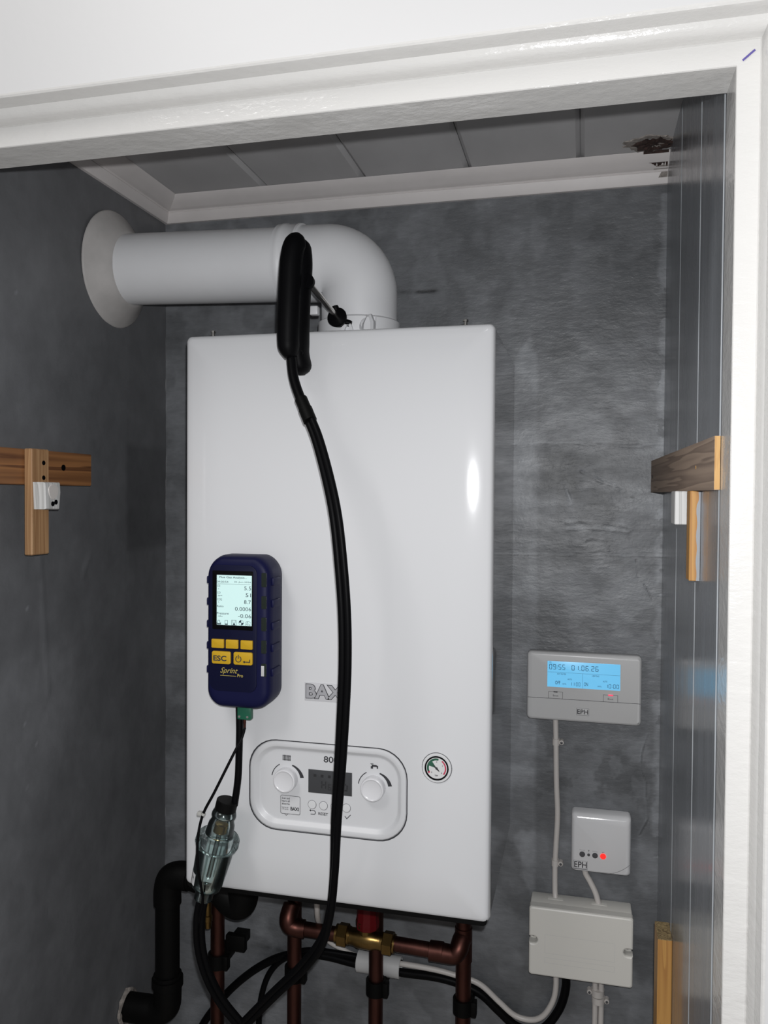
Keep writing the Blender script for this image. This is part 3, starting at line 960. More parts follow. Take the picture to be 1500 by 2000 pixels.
# moulded test points at the collar: open clips and one capped port
p0 = surf(0.32, 0.705)
tp = part('test_point_cap', MB().lathe(surf(0.46, 0.716, .050), (math.sin(.46) * .8, -math.cos(.46) * .8, .35), [(0, .0105), (.008, .0105), (.012, .0100), (.013, .0085), (.013, .0)], 24), 'flue', t)
cp_ = MB()
bse = surf(0.46, 0.716, .064)
for s in (-1,):
    pts = [(-.0095, -.010), (-.008, .004), (-.001, .016), (.004, .017), (.0085, .006), (.0080, -.009), (.002, -.012)]
    cp_.loft([[bse + Vector((x, 0.003, z)) for x, z in pts], [bse + Vector((x * .9, -0.004, z * .95)) for x, z in pts], [bse + Vector((x * .5, -0.008, z * .7)) for x, z in pts]])
part('port_tab', cp_, 'flue', tp, smooth=30)
ht = MB()
bs = surf(0.02, 0.700, .0562)
ol = [(-.0125, 0.0), (-.010, .010), (-.007, .019), (-.003, .024), (.002, .024), (.005, .019), (.008, .010), (.0105, 0.0)]
il = [(-.0065, 0.0), (-.0055, .008), (-.0035, .016), (-.001, .019), (.0008, .019), (.0030, .015), (.0045, .008), (.0058, 0.0)]
ht.loft([[bs + Vector((x, .002, z)) for x, z in ol], [bs + Vector((x, -.004, z)) for x, z in ol], [bs + Vector((x * .55 + .0002, -.004, z * .8)) for x, z in ol], [bs + Vector((x * .55, .002, z * .8)) for x, z in ol]], False, False, False)
part('moulded_clip', ht, 'flue', t, smooth=30)
part('moulded_clip', MB().box(fx - .062, fx - .050, fy - .030, fy - .018, 0.742, 0.754, .002), 'flue', t)
part('moulded_clip', MB().loft([[surf(0.62, 0.701, .0562), surf(0.66, 0.735, .0562), surf(0.72, 0.701, .0562)], [surf(0.63, 0.701, .0600), surf(0.66, 0.732, .0580), surf(0.71, 0.701, .0600)]]), 'flue', t, smooth=0)

# ================================================================ FLUE PROBE WITH ITS HOSE
tip, gr = Vector((0.1811, -0.200, 0.7262)), Vector((0.1768, -0.318, 0.7478))
dr = (tip - gr).normalized()
pbt = thing('flue_probe', (0.1650, -0.335, 0.660), 'black handheld flue probe with steel rod and long black hose', 'probe')
part('probe_rod', MB().lathe(gr, dr, [(0, .0036), ((tip - gr).length + .02, .0036)], 20), 'chrome', pbt)
cc = tip - dr * 0.012
cone = part('depth_cone', MB().lathe(cc + dr * -0.006, dr, [(0, .0040), (0.0005, .0125), (.002, .0130), (.006, .0122), (.018, .0080), (.024, .0060)], 32), 'black_gloss', pbt)
part('cone_screw', MB().lathe(cc + Vector((-.002, -.002, .010)), (-0.2, -.3, 1), [(0, .0042), (.004, .0044), (.006, .0036), (.0066, 0)], 14), 'black', cone)
part('cone_screw', MB().lathe(cc + Vector((.008, .004, -.004)), (1, .2, -.35), [(0, .0040), (.006, .0044), (.009, .0036), (.0095, 0)], 14), 'black', cone)
# handle: the grip nearest the viewer and the shell behind it
gp = smoothpath([(0.1690, -0.322, 0.7905), (0.1655, -0.333, 0.7865), (0.1632, -0.337, 0.770), (0.1618, -0.338, 0.745), (0.1606, -0.338, 0.715), (0.1597, -0.337, 0.690), (0.1598, -0.336, 0.672), (0.1625, -0.335, 0.6585)], 5)
nn = len(gp)
rad = []
for i in range(nn):
    q = i / (nn - 1)
    e = min(1.0, math.sqrt(max(0.0, 1 - (1 - min(q / .10, 1)) ** 2))) * (1 if q < .86 else 1 - 0.42 * ((q - .86) / .14) ** 1.5)
    wv = 0.0118 + 0.0010 * math.sin(PI * q)
    rad.append((max(.002, wv * e), max(.002, 0.0135 * e)))
hd = part('handle_grip', MB().sweep(gp, rad, 28, ref=(1, 0, 0)), 'black', pbt, smooth=60)
gp = smoothpath([(0.1635, -0.310, 0.7950), (0.1650, -0.312, 0.7870), (0.1660, -0.313, 0.760), (0.1650, -0.313, 0.735), (0.1638, -0.313, 0.705), (0.1635, -0.312, 0.680), (0.1648, -0.309, 0.660), (0.1655, -0.306, 0.6420)], 5)
nn = len(gp)
rad = []
for i in range(nn):
    q = i / (nn - 1)
    e = min(1.0, math.sqrt(max(0.0, 1 - (1 - min(q / .12, 1)) ** 2))) * (1 if q < .9 else math.sqrt(max(0.05, 1 - ((q - .9) / .103) ** 2)))
    wv = 0.0125 - 0.0020 * math.exp(-((q - .82) / .07) ** 2) + 0.0012 * math.exp(-((q - .22) / .08) ** 2)
    rad.append((max(.002, wv * e), max(.002, 0.0170 * e)))
part('handle_shell', MB().sweep(gp, rad, 28, ref=(1, 0, 0)), 'black', pbt, smooth=60)
part('rod_socket', MB().lathe(gr - dr * .004, dr, [(0, .0085), (.006, .0080), (.010, .0060), (.012, .0038)], 20), 'black', pbt)
for sx, sz in ((0.1655, 0.6850), (0.1700, 0.6655)):
    part('handle_screw', MB().lathe((sx, -0.3235, sz), (0.25, -1, 0), [(0, .0030), (.0012, .0028), (.0008, .0014), (.0002, .0)], 12), 'black_gloss', pbt)
HOSE = [(0.1628, -0.335, 0.6571), (0.168, -0.342, 0.6355), (0.1771, -0.35, 0.6151), (0.1911, -0.36, 0.5908), (0.2066, -0.37, 0.5615), (0.2217, -0.378, 0.5181), (0.2322, -0.383, 0.4767), (0.2388, -0.385, 0.4274), (0.2432, -0.385, 0.3724), (0.2435, -0.383, 0.3168), (0.2406, -0.38, 0.2603), (0.236, -0.375, 0.2024), (0.2307, -0.37, 0.1435), (0.2271, -0.365, 0.0839), (0.2179, -0.35, 0.0292), (0.2012, -0.33, -0.0191), (0.1704, -0.31, -0.0652), (0.1302, -0.29, -0.1126), (0.0888, -0.28, -0.1609), (0.0458, -0.27, -0.213)]
low = [(-0.02, -0.27, -0.33), (-0.04, -0.28, -0.48), (0.02, -0.29, -0.60), (0.11, -0.29, -0.60), (0.165, -0.28, -0.50), (0.165, -0.27, -0.36), (0.14, -0.27, -0.26)]
TUBE_BOT = [(0.109, -0.27, -0.2087), (0.077, -0.28, -0.1681), (0.055, -0.29, -0.134), (0.0416, -0.3, -0.0964), (0.035, -0.305, -0.0623), (0.0361, -0.31, -0.0274), (0.0409, -0.313, -0.0029), (0.0474, -0.315, 0.0179)]
part('hose_stem', MB().sweep(smoothpath(HOSE[:4], 8), 0.0057, 18), 'black_gloss', pbt, smooth=60)
hp = smoothpath(HOSE[3:] + low + TUBE_BOT, 8)
nh = len(hp)
tw, dist = [], 0.0
off = []
# the flat twin hose turns on itself as it hangs: broad side, edge, broad side again
keys = [(0.0, 0.55), (0.08, 0.35), (0.19, 0.05), (0.30, 0.1), (0.42, 0.5), (0.53, 1.15), (0.60, 1.2), (0.70, 0.3), (0.80, 0.15), (1.0, 0.2), (3.0, 1.1)]
for i in range(nh):
    if i:
        dist += (hp[i] - hp[i - 1]).length
    for (a, va), (c, vc) in zip(keys[:-1], keys[1:]):
        if a <= dist <= c:
            tw.append(va + (vc - va) * (dist - a) / (c - a))
            break
    else:
        tw.append(1.1)
tm = MB()
tm.sweep(hp, 0.0041, 14, ref=(1, 0, 0), twist=tw, offs=(0.0032, 0))
tm.sweep(hp, 0.0041, 14, ref=(1, 0, 0), twist=tw, offs=(-0.0032, 0))
part('twin_hose', tm, 'black_gloss', pbt, smooth=60)
sv = smoothpath(HOSE[2:5], 10)[3:14]
sl = MB().sweep(sv[:6], 0.0072, 18)
q = MB().sweep(sv[5:], 0.0078, 18)
sl.add(q.v, q.f)
part('hose_joiner', sl, 'black_matt', pbt, smooth=40)

# ================================================================ GAS ANALYSER
AY = -0.330
an = thing('gas_analyser', (0.0965, -0.305, 0.246), 'navy blue handheld gas analyser with lit screen and yellow keys', 'meter')


def an_loop(ins, y, x0=0.0530, x1=0.1355, z0=0.2460, z1=0.4235, r=0.021):
    out = []
    for x, yy, z in rrect(x0 + ins, x1 - ins, z0 + ins, z1 - ins, max(r - ins, .003), y, 9):
        c = (x - (x0 + x1) / 2) / ((x1 - x0) / 2)
        if z > (z0 + z1) / 2:
            z += 0.0060 * (1 - c * c)
        else:
            z -= 0.0015 * (1 - c * c)
        out.append((x, yy, z))
    return out


body = part('rubber_boot', MB().loft([an_loop(.003, -0.2852), an_loop(.0008, -0.2885), an_loop(0, -0.300), an_loop(.0, -0.318), an_loop(.0012, -0.3235), an_loop(.0035, -0.3275), an_loop(.0065, -0.3293), an_loop(.0105, -0.3300), an_loop(.014, -0.3300)]), 'navy', an, smooth=45)
for z in (0.3975, 0.3715, 0.3445, 0.3185, 0.2895):
    for x, s in ((0.0530, -1), (0.1355, 1)):
        part('grip_rib', MB().box(x - .0018, x + .0018, -0.3225, -0.297, z - .0046, z + .0046, .0013), 'navy', body)
for z0, z1 in ((0.3918, 0.4085), (0.3660, 0.3812), (0.3400, 0.3560), (0.3135, 0.3290), (0.2862, 0.3015)):
    wn = part('side_window', plate(0.1250, 0.1312, z0, z1, .0012, AY + .001, AY - .0006, .0004), 'window', body)
part('window_label', plate(0.1252, 0.1290, 0.2868, 0.2990, .0004, AY - .0004, AY - .0008, .0001), 'grey_case', body)
part('face_plate', plate(0.0595, 0.1195, 0.2665, 0.4165, .010, AY + .0005, AY - .0010, .0008), 'navy_dark', an)
sc = part('screen_bezel', plate(0.0632, 0.1150, 0.3400, 0.4098, .0012, AY, AY - .0018, .0005), 'black', an)
scr = part('screen', plate(0.0690, 0.1136, 0.3454, 0.4048, .0003, AY, AY - .0020, .0002), 'lcd_white', sc, label='lit pale screen of gas readings')
TY = AY - .00215
SX, SZ = 0.0690, 0.3454
for s, x, z, h, wd, bo in (('Flue Gas Analysis...', .0036, .0550, .0030, .0350, .012), ('09:00:54', .0004, .0502, .0023, .0145, .0), ('01-Jun-2026', .0226, .0502, .0023, .0212, .0),
                           ('O2', .0006, .0453, .0024, .0040, .006), ('%', .0018, .0422, .0015, None, 0), ('5.5', .0352, .0422, .0045, .0088, 0),
                           ('CO', .0006, .0372, .0024, .0043, .006), ('ppm', .0018, .0337, .0019, .0053, 0), ('51', .0370, .0342, .0045, .0068, 0),
                           ('CO2', .0006, .0291, .0024, .0063, .006), ('%', .0018, .0262, .0015, None, 0), ('8.7', .0350, .0260, .0045, .0088, 0),
                           ('Ratio', .0006, .0211, .0024, .0083, .006), ('0.0006', .0236, .0176, .0045, .0204, 0),
                           ('Pressure', .0004, .0125, .0027, .0152, .006), ('mBar', .0018, .0096, .0017, .0064, 0), ('-0.06', .0276, .0094, .0045, .0166, 0), ('Pro', .0372, .0004, .0026, .0058, 0)):
    part('reading', text_mb(s, SX + x, SZ + z, h, TY, width=wd, bold=bo), 'lcd_ink', scr, smooth=0)
part('screen_rule', quad(MB(), SX + .001, SX + .0430, SZ + .0487, SZ + .0490, TY), 'lcd_ink', scr, smooth=0)
ic = MB()
x0 = .0006
stroke(ic, [(SX + x0, SZ + .0006), (SX + x0 + .0048, SZ + .0006), (SX + x0 + .0048, SZ + .0026), (SX + x0 + .0036, SZ + .0028), (SX + x0 + .0034, SZ + .0054), (SX + x0 + .0012, SZ + .0054), (SX + x0 + .0010, SZ + .0028), (SX + x0, SZ + .0026), (SX + x0, SZ + .0006)], .0005, TY)
quad(ic, SX + x0, SX + x0 + .0048, SZ + .0010, SZ + .0020, TY)
part('printer_icon', ic, 'lcd_ink', scr, smooth=0)
ic = stroke(MB(), [(SX + .0108, SZ + .0006), (SX + .0142, SZ + .0006), (SX + .0142, SZ + .0056), (SX + .0108, SZ + .0056), (SX + .0108, SZ + .0006)], .0004, TY)
part('battery_icon', quad(ic, SX + .0108, SX + .0142, SZ + .0006, SZ + .0018, TY), 'lcd_ink', scr, smooth=0)
ic = stroke(MB(), [(SX + .0192, SZ + .0004), (SX + .0252, SZ + .0004), (SX + .0252, SZ + .0062), (SX + .0192, SZ + .0062), (SX + .0192, SZ + .0004)], .0004, TY)
stroke(ic, [(SX + .0205, SZ + .0062), (SX + .0205, SZ + .0036), (SX + .0240, SZ + .0036), (SX + .0240, SZ + .0062)], .0003, TY)
part('disk_icon', quad(ic, SX + .0212, SX + .0236, SZ + .0004, SZ + .0026, TY), 'lcd_ink', scr, smooth=0)
cxr, czr = SX + .0315, SZ + .0036
ic = arc_mb(cxr, czr, .0028, .0031, 0, 360, TY, 24)
for a0 in (90, 270):
    ic.add([(cxr, TY, czr)] + [(cxr + .0030 * math.cos(math.radians(a0 + 15 * k)), TY, czr + .0030 * math.sin(math.radians(a0 + 15 * k))) for k in range(7)], [tuple(range(8))])
part('quartered_disc_icon', ic, 'lcd_ink', scr, smooth=0)
ic = arc_mb(SX + .0402, SZ + .0022, .0033, .0036, 20, 160, TY, 14)
part('meter_icon', stroke(ic, [(SX + .0385, SZ + .0052), (SX + .0402, SZ + .0032)], .0005, TY), 'lcd_ink', scr, smooth=0)
for x0, x1 in ((0.0628, 0.0786), (0.0812, 0.0968), (0.1000, 0.1150)):
    part('soft_key', plate(x0, x1, 0.3178, 0.3284, .0010, AY, AY - .0034, .0007), 'yellow', an)
kx = part('escape_key', plate(0.0634, 0.0872, 0.2990, 0.3140, .0022, AY, AY - .0034, .0007), 'yellow', an)
part('key_lettering', text_mb('ESC', 0.0655, 0.3025, .0066, AY - .00355, bold=.03, width=.0168), 'ink', kx, smooth=0)
kx = part('enter_key', plate(0.0912, 0.1150, 0.2992, 0.3142, .0022, AY, AY - .0034, .0007), 'yellow', an)
ic = arc_mb(0.0976, 0.3060, .0029, .0039, 115, 425, AY - .00355, 24)
quad(ic, 0.0971, 0.0981, 0.3065, 0.3112, AY - .00355)
stroke(ic, [(0.1119, 0.3058), (0.1119, 0.3030), (0.1050, 0.3030)], .0011, AY - .00355)
ic.add([(0.1030, AY - .00355, 0.3030), (0.1056, AY - .00355, 0.3046), (0.1056, AY - .00355, 0.3014)], [(0, 1, 2)])
part('key_symbols', ic, 'ink', kx, smooth=0)
part('name_lettering', text_mb('Sprint', 0.0735, 0.2862, .0085, AY - .0012, shear=.45, width=.0225), 'gold', an, smooth=0)
part('name_lettering', text_mb('Pro', 0.0955, 0.2840, .0040, AY - .0012, bold=.012, width=.0070), 'gold', an, smooth=0)
part('name_flash', stroke(MB(), [(0.0735, 0.2850), (0.0940, 0.2850)], .0005, AY - .0012), 'gold', an, smooth=0)

# thermocouple plug and wire
pg = part('thermocouple_plug', MB().box(0.0885, 0.1062, -0.3165, -0.3075, 0.2292, 0.2450, .0014), 'green', an, label='green plug')
for sx in (0.0915, 0.1020):
    part('plug_screw', MB().lathe((sx, -0.3160, 0.2330), (0, -1, 0), [(0, .0017), (.0010, .0015), (.0012, 0)], 12), 'chrome', pg)
part('crimp', MB().lathe((0.0965, -0.312, 0.2300), (0, 0, -1), [(0, .0019), (.006, .0019), (.0065, .0017), (.0125, .0016)], 12), 'copper', pg)
WIRE = [(0.0968, -0.312, 0.2185), (0.0953, -0.318, 0.2074), (0.0877, -0.326, 0.1888), (0.0703, -0.338, 0.1483), (0.057, -0.343, 0.1201), (0.0526, -0.347, 0.0914), (0.0528, -0.347, 0.0604), (0.055, -0.342, 0.0307), (0.0507, -0.33, 0.0098), (0.0407, -0.320, -0.0226)]
part('thermocouple_wire', MB().sweep(smoothpath(WIRE, 8), 0.00165, 10), 'black_gloss', pg, smooth=60)
part('cable_tie', MB().lathe((0.0585, -0.3425, 0.1222), (-0.42, -.1, -.9), [(0, .0024), (.0028, .0024)], 14).box(0.0505, 0.0560, -0.3455, -0.3400, 0.1195, 0.1240, .0008), 'zip', pg, label='small white cable tie')

# ================================================================ WATER TRAP ON ITS TUBE
ax = (Vector((0.0474, -0.315, 0.0179)) - Vector((0.0755, -0.315, 0.1270))).normalized()
T0 = Vector((0.0765, -0.316, 0.1302))
wt = thing('water_trap', (0.0474, -0.315, 0.004), 'clear greenish plastic water trap hanging under the gas analyser', 'filter')
TUBE_TOP = [(0.0883, -0.31, 0.2485), (0.09, -0.312, 0.2189), (0.0903, -0.314, 0.1884), (0.0895, -0.315, 0.1575), (0.0849, -0.315, 0.1240)]
part('inlet_tube', MB().sweep(smoothpath(TUBE_TOP, 6), 0.0042, 14), 'black_gloss', wt, smooth=60)
part('cap', MB().lathe(T0, ax, [(0, .0120), (.0008, .0130), (.0120, .0130), (.0128, .0118)], 32), 'black_matt', wt)


def shell(prof, th, n=40):
    return MB().lathe(T0, ax, prof + [(t_, max(r_ - th, .0005)) for t_, r_ in prof[::-1]], n, False, False)


part('upper_body', shell([(.0120, .0105), (.0135, .0135), (.0180, .0150), (.0205, .0150), (.0225, .0132), (.0260, .0140), (.0300, .0158), (.0400, .0170), (.0440, .0172)], .0022), 'clear', wt, smooth=50)
core = part('inner_valve', MB().lathe(T0, ax, [(.030, .004), (.031, .0080), (.0410, .0085), (.0420, .004)], 20), 'brass', wt)
rg = MB()
prof = [(.0440, .0180), (.0450, .0240), (.0470, .0254), (.0480, .0258), (.0560, .0262), (.0570, .0256), (.0600, .0250), (.0612, .0238), (.0612, .0205), (.0450, .0180)]
axn = ax.normalized()
a_ = axn.orthogonal().normalized()
b_ = axn.cross(a_)
loops = []
for t_, r_ in prof:
    c = T0 + axn * t_
    loops.append([c + (a_ * math.cos(2 * PI * i / 96) + b_ * math.sin(2 * PI * i / 96)) * (r_ + (.0005 if (i % 2 and .0475 < t_ < .0565) else 0)) for i in range(96)])
rg.loft(loops, False, False)
part('knurled_ring', rg, 'clear', wt, smooth=12)
part('bowl', shell([(.0600, .0222), (.0700, .0222), (.0900, .0206), (.1080, .0190), (.1130, .0178), (.1150, .0150), (.1160, .0110)], .0020), 'clear', wt, smooth=50)
fn = MB()
for k in range(8):
    a = 2 * PI * k / 8
    d = a_ * math.cos(a) + b_ * math.sin(a)
    e = axn.cross(d) * .0006
    fn.loft([[T0 + axn * .064 + d * .0206 - e, T0 + axn * .064 + d * .0206 + e, T0 + axn * .064 + d * .0186 + e, T0 + axn * .064 + d * .0186 - e], [T0 + axn * .108 + d * .0176 - e, T0 + axn * .108 + d * .0176 + e, T0 + axn * .108 + d * .0160 + e, T0 + axn * .108 + d * .0160 - e]])
part('bowl_ribs', fn, 'clear', wt, smooth=0)
part('centre_tube', MB().lathe(T0, ax, [(.045, .0030), (.100, .0030), (.100, .0020), (.045, .0020)], 16, False, False), 'clear', wt)
part('outlet_spigot', shell([(.1155, .0112), (.1200, .0115), (.1285, .0115), (.1290, .0108)], .0016), 'clear', wt, smooth=50)
lb = MB()
for i in range(9):
    a = math.radians(-118 + 6 * i)
    hx = Vector((1, 0, 0)) - axn * axn.x
    hx.normalize()
    hy = Vector((0, -1, 0))
    hz = hx.cross(hy)
    d = hx * math.cos(math.radians(172 - 6.5 * i)) + hy * math.sin(math.radians(172 - 6.5 * i))
    lb.v += [tuple(T0 + axn * .0930 + d * .0207), tuple(T0 + axn * .1080 + d * .0194)]
lb.f = [(2 * i, 2 * i + 1, 2 * i + 3, 2 * i + 2) for i in range(8)]
wl = part('paper_label', lb, 'white_plastic', wt, label='small white label reading AFTER USE')
lt = MB()
for s, t0 in (('AFTER', .0965), ('USE', .1020)):
    q = text_mb(s, 0, 0, 1, 0, width=2.6 if len(s) > 3 else 1.5)
    vs = []
    for (x, _, z) in q.v:
        ang = math.radians(167 - (x / 2.6) * 42)
        d = hx * math.cos(ang) + hy * math.sin(ang)
        tt = t0 + .0038 - z * .0034
        vs.append(tuple(T0 + axn * tt + d * (.0209 - (tt - .093) * .087)))
    lt.add(vs, q.f)
part('label_lettering', lt, 'ink', wl, smooth=0)

# ================================================================ HEATING PROGRAMMER
hp_ = thing('heating_programmer', (0.494, -0.012, 0.176), 'pale grey heating programmer with blue backlit display on back wall', 'thermostat')
x0, x1, z0, z1 = 0.4142, 0.5738, 0.1758, 0.2752
cs = part('case', MB().loft([rrect(x0 + .003, x1 - .003, z0 + .003, z1 - .003, .004, -0.001, 6), rrect(x0 + .002, x1 - .002, z0 + .002, z1 - .002, .005, -0.008, 6), rrect(x0, x1, z0, z1, .006, -0.010, 6), rrect(x0, x1, z0, z1, .006, -0.021, 6), rrect(x0 + .0008, x1 - .0008, z0 + .0008, z1 - .0008, .006, -0.0238, 6), rrect(x0 + .003, x1 - .003, z0 + .003, z1 - .003, .005, -0.0250, 6), rrect(x0 + .008, x1 - .003, z0 + .004, z1 - .004, .004, -0.0256, 6)]), 'grey_case', hp_, smooth=50)
HY = -0.0258
gp_ = MB()
quad(gp_, x0 + .0012, x1 - .0012, 0.2078, 0.2084, HY)
part('flap_gap', gp_, 'ink', cs, smooth=0)
for bx in (0.4452, 0.5218):
    bt = part('boost_button', stroke(MB(), [(bx, 0.2084), (bx, 0.2180), (bx + .0198, 0.2180), (bx + .0198, 0.2084)], .00045, HY), 'ink', cs, smooth=0)
    part('button_lettering', text_mb('Boost', bx + .0062, 0.2112, .0026, HY, width=.0075), 'ink', bt, smooth=0)
part('boost_lamp', plate(0.4522, 0.4580, 0.2170, 0.2187, .0006, HY + .0005, HY - .0003, .0001), 'ink', cs)
part('boost_lamp', plate(0.5284, 0.5352, 0.2168, 0.2187, .0006, HY + .0005, HY - .0003, .0001), 'led_pink', cs, label='lit pink-red lamp')
ds = part('display', plate(0.4432, 0.5448, 0.2250, 0.2625, .0006, HY + .001, HY - .0004, .0002), 'lcd_blue', hp_, label='bright blue backlit display')
part('display_frame', MB().loft([rrect(0.4424, 0.5456, 0.2242, 0.2633, .0010, HY + .0004, 4), rrect(0.4424, 0.5456, 0.2242, 0.2633, .0010, HY - .0003, 4), rrect(0.4434, 0.5446, 0.2252, 0.2623, .0006, HY - .0003, 4)], False, False), 'grey_case_side', ds, smooth=0)
LY = HY - .0006
for s, x, z, h, wd, ga, th in (('09:55', .4458, .2505, .0076, .0040, .0014, .00075), ('01.06.26', .4772, .2505, .0076, .0042, .0015, .00085)):
    part('segments', seg_mb(s, x, z, h, LY, wd, ga, th), 'lcd_navy', ds, smooth=0)
part('segments', seg_mb('11:00', .4752, .2280, .0056, LY, .0026, .0009, .0005), 'lcd_navy', ds, smooth=0)
part('segments', seg_mb('10:00', .5244, .2278, .0058, LY, .0034, .0011, .00065), 'lcd_navy', ds, smooth=0)
for s, x, z, h, wd in (('HOT WATER', .4570, .2432, .0022, .0126), ('HEATING', .5060, .2430, .0022, .0098), ('AUTO', .4718, .2362, .0023, .0060), ('AUTO', .5210, .2360, .0023, .0060), ('OFF', .4544, .2290, .0052, .0072), ('UNTIL', .4646, .2292, .0020, .0056), ('ON', .4948, .2290, .0052, .0056), ('UNTIL', .5136, .2286, .0020, .0056), ('MO', .4462, .2602, .0014, .003)):
    part('display_lettering', text_mb(s, x, z, h, LY, width=wd, bold=.008), 'lcd_navy', ds, smooth=0)
q = MB()
quad(q, 0.4436, 0.5444, 0.2464, 0.2467, LY)
quad(q, 0.4930, 0.4933, 0.2254, 0.2464, LY)
part('display_rules', q, 'lcd_navy', ds, smooth=0)
q = part('maker_plate', plate(0.4847, 0.5022, 0.1862, 0.1965, .0002, HY + .0003, HY - .0002, .0001), 'ink_mid', cs)
part('maker_plate_face', plate(0.4851, 0.5018, 0.1866, 0.1961, .0002, HY, HY - .00035, .0001), 'grey_case', q)
part('maker_lettering', text_mb('EPH', 0.4858, 0.1883, .0066, HY - .0006, bold=.012, width=.0152), 'ink', q, smooth=0)

# ================================================================ WIRELESS RECEIVER
rc = thing('wireless_receiver', (0.521, -0.012, -0.041), 'glossy pale square receiver with red lamp below the heating programmer', 'receiver')
x0, x1, z0, z1 = 0.4797, 0.5626, -0.0412, 0.0440
cs = part('case', MB().loft([rrect(x0, x1, z0, z1, .005, -0.001, 6), rrect(x0, x1, z0, z1, .005, -0.018, 6), rrect(x0 + .001, x1 - .001, z0 + .001, z1 - .002, .005, -0.0215, 6), rrect(x0 + .003, x1 - .003, z0 + .002, z1 - .005, .005, -0.0238, 6), rrect(x0 + .006, x1 - .006, z0 + .004, z1 - .011, .004, -0.0250, 6)]), 'receiver', rc, smooth=55)
RY = -0.0252
cv = []
for k in range(15):
    tt = k / 14
    cv.append((0.5235 + (0.5612 - 0.5235) * tt, -0.0395 + 0.0165 * tt ** 2.2))
part('cover_gap', stroke(MB(), cv, .0005, RY), 'ink_mid', cs, smooth=0)
for bx, r_, m_ in ((0.4952, .0040, 'button_grey'), (0.5042, .0020, 'button_grey'), (0.5130, .0039, 'button_grey'), (0.5242, .0041, 'led')):
    part('lamp' if m_ == 'led' else 'button', MB().lathe((bx, -0.0245, -0.0148), (0, -1, 0), [(0, r_), (.0011, r_), (.0016, r_ * .85), (.0018, 0)], 24), m_, cs, label='lit red lamp' if m_ == 'led' else None)
for s, x, z, wd in (('Manual', .4916, -.0094, .0072), ('Connect', .5094, -.0096, .0072)):
    part('button_lettering', text_mb(s, x, z, .0013, RY, width=wd), 'ink_mid', cs, smooth=0)
q = stroke(MB(), [(0.5033, -0.0080), (0.5042, -0.0092), (0.5051, -0.0080)], .0005, RY)
stroke(q, [(0.5042, -0.0080), (0.5042, -0.0108)], .0005, RY)
stroke(q, [(0.5228, -0.0098), (0.5240, -0.0088), (0.5256, -0.0090)], .0005, RY)
part('aerial_symbol', q, 'ink_mid', cs, smooth=0)
part('maker_lettering', text_mb('EPH', 0.4842, -0.0346, .0088, RY, bold=.012, width=.0176), 'ink', cs, smooth=0)
q = MB()
stroke(q, [(0.4834, -0.0370), (0.5028, -0.0370), (0.5028, -0.0245), (0.4834, -0.0245), (0.4834, -0.0370)], .0003, RY)
quad(q, 0.4840, 0.5020, -0.0366, -0.0357, RY)
part('maker_frame', q, 'ink_mid', cs, smooth=0)
part('case_tab', MB().box(0.5480, 0.5492, -0.012, -0.008, -0.0432, -0.0405), 'grey_case', cs, smooth=0)

# ================================================================ WIRING BOX
wb = thing('wiring_box', (0.494, -0.025, -0.1862), 'grey-white rectangular wiring box with two screw slots below the receiver', 'junction box')
x0, x1, z0, z1 = 0.4222, 0.5655, -0.1862, -0.0875
part('base', MB().box(x0 + .0006, x1 - .0006, -0.034, -0.0005, z0 + .0006, z1 - .0006, .003), 'box', wb)
# lid outline with a round-ended slot at each side
lo = []
SL = ((x0, -0.1355, 1), (x1, -0.1365, -1))


def lid_loop(ins, y):
    a, b_, c, d = x0 + ins, x1 - ins, z0 + ins, z1 - ins
    r, k = .0035, .0048 + ins
    pts = [(a, z) for z in (d - r,)]
    out = []

    def corner(cx, cz, a0):
        for j in range(5):
            t_ = a0 + PI / 2 * j / 4
            out.append((cx + r * math.cos(t_), y, cz + r * math.sin(t_)))
    corner(a + r, c + r, PI)
    corner(b_ - r, c + r, 1.5 * PI)
    sz = -0.1365
    out.append((b_, y, sz - k))
    for j in range(9):
        t_ = 1.5 * PI - PI * j / 8
        out.append((x1 - .0075 + k * math.cos(t_), y, sz + k * math.sin(t_)))
    out.append((b_, y, sz + k))
    corner(b_ - r, d - r, 0)
    corner(a + r, d - r, PI / 2)
    sz = -0.1355
    out.append((a, y, sz + k))
    for j in range(9):
        t_ = PI / 2 - PI * j / 8
        out.append((x0 + .0070 + k * math.cos(t_), y, sz + k * math.sin(t_)))
    out.append((a, y, sz - k))
    return out


part('lid', MB().loft([lid_loop(0, -0.0345), lid_loop(0, -0.0472), lid_loop(.0009, -0.0492), lid_loop(.0026, -0.0500)]), 'box', wb, smooth=18)
for sx, sz in ((x0 + .0062, -0.1330), (x1 - .0072, -0.1340)):
    part('lid_screw', MB().lathe((sx, -0.034, sz), (0, -1, 0), [(0, .0036), (.004, .0036), (.0046, .003), (.0046, 0)], 14), 'button_grey', wb)
q = MB()
stroke(q, [(0.445, -0.1255), (0.541, -0.1255), (0.541, -0.1520), (0.445, -0.1520), (0.445, -0.1255)], .00025, -0.0502)
stroke(q, [(0.445, -0.1585), (0.541, -0.1585), (0.541, -0.1660), (0.445, -0.1660), (0.445, -0.1585)], .00025, -0.0502)
part('embossed_panel', q, 'grey_case', wb, smooth=0)
for kx in (0.458, 0.520):
    part('knockout', MB().box(kx - .011, kx + .011, -0.021, -0.007, z1 - .0012, z1 - .0002, .0004), 'box', wb)

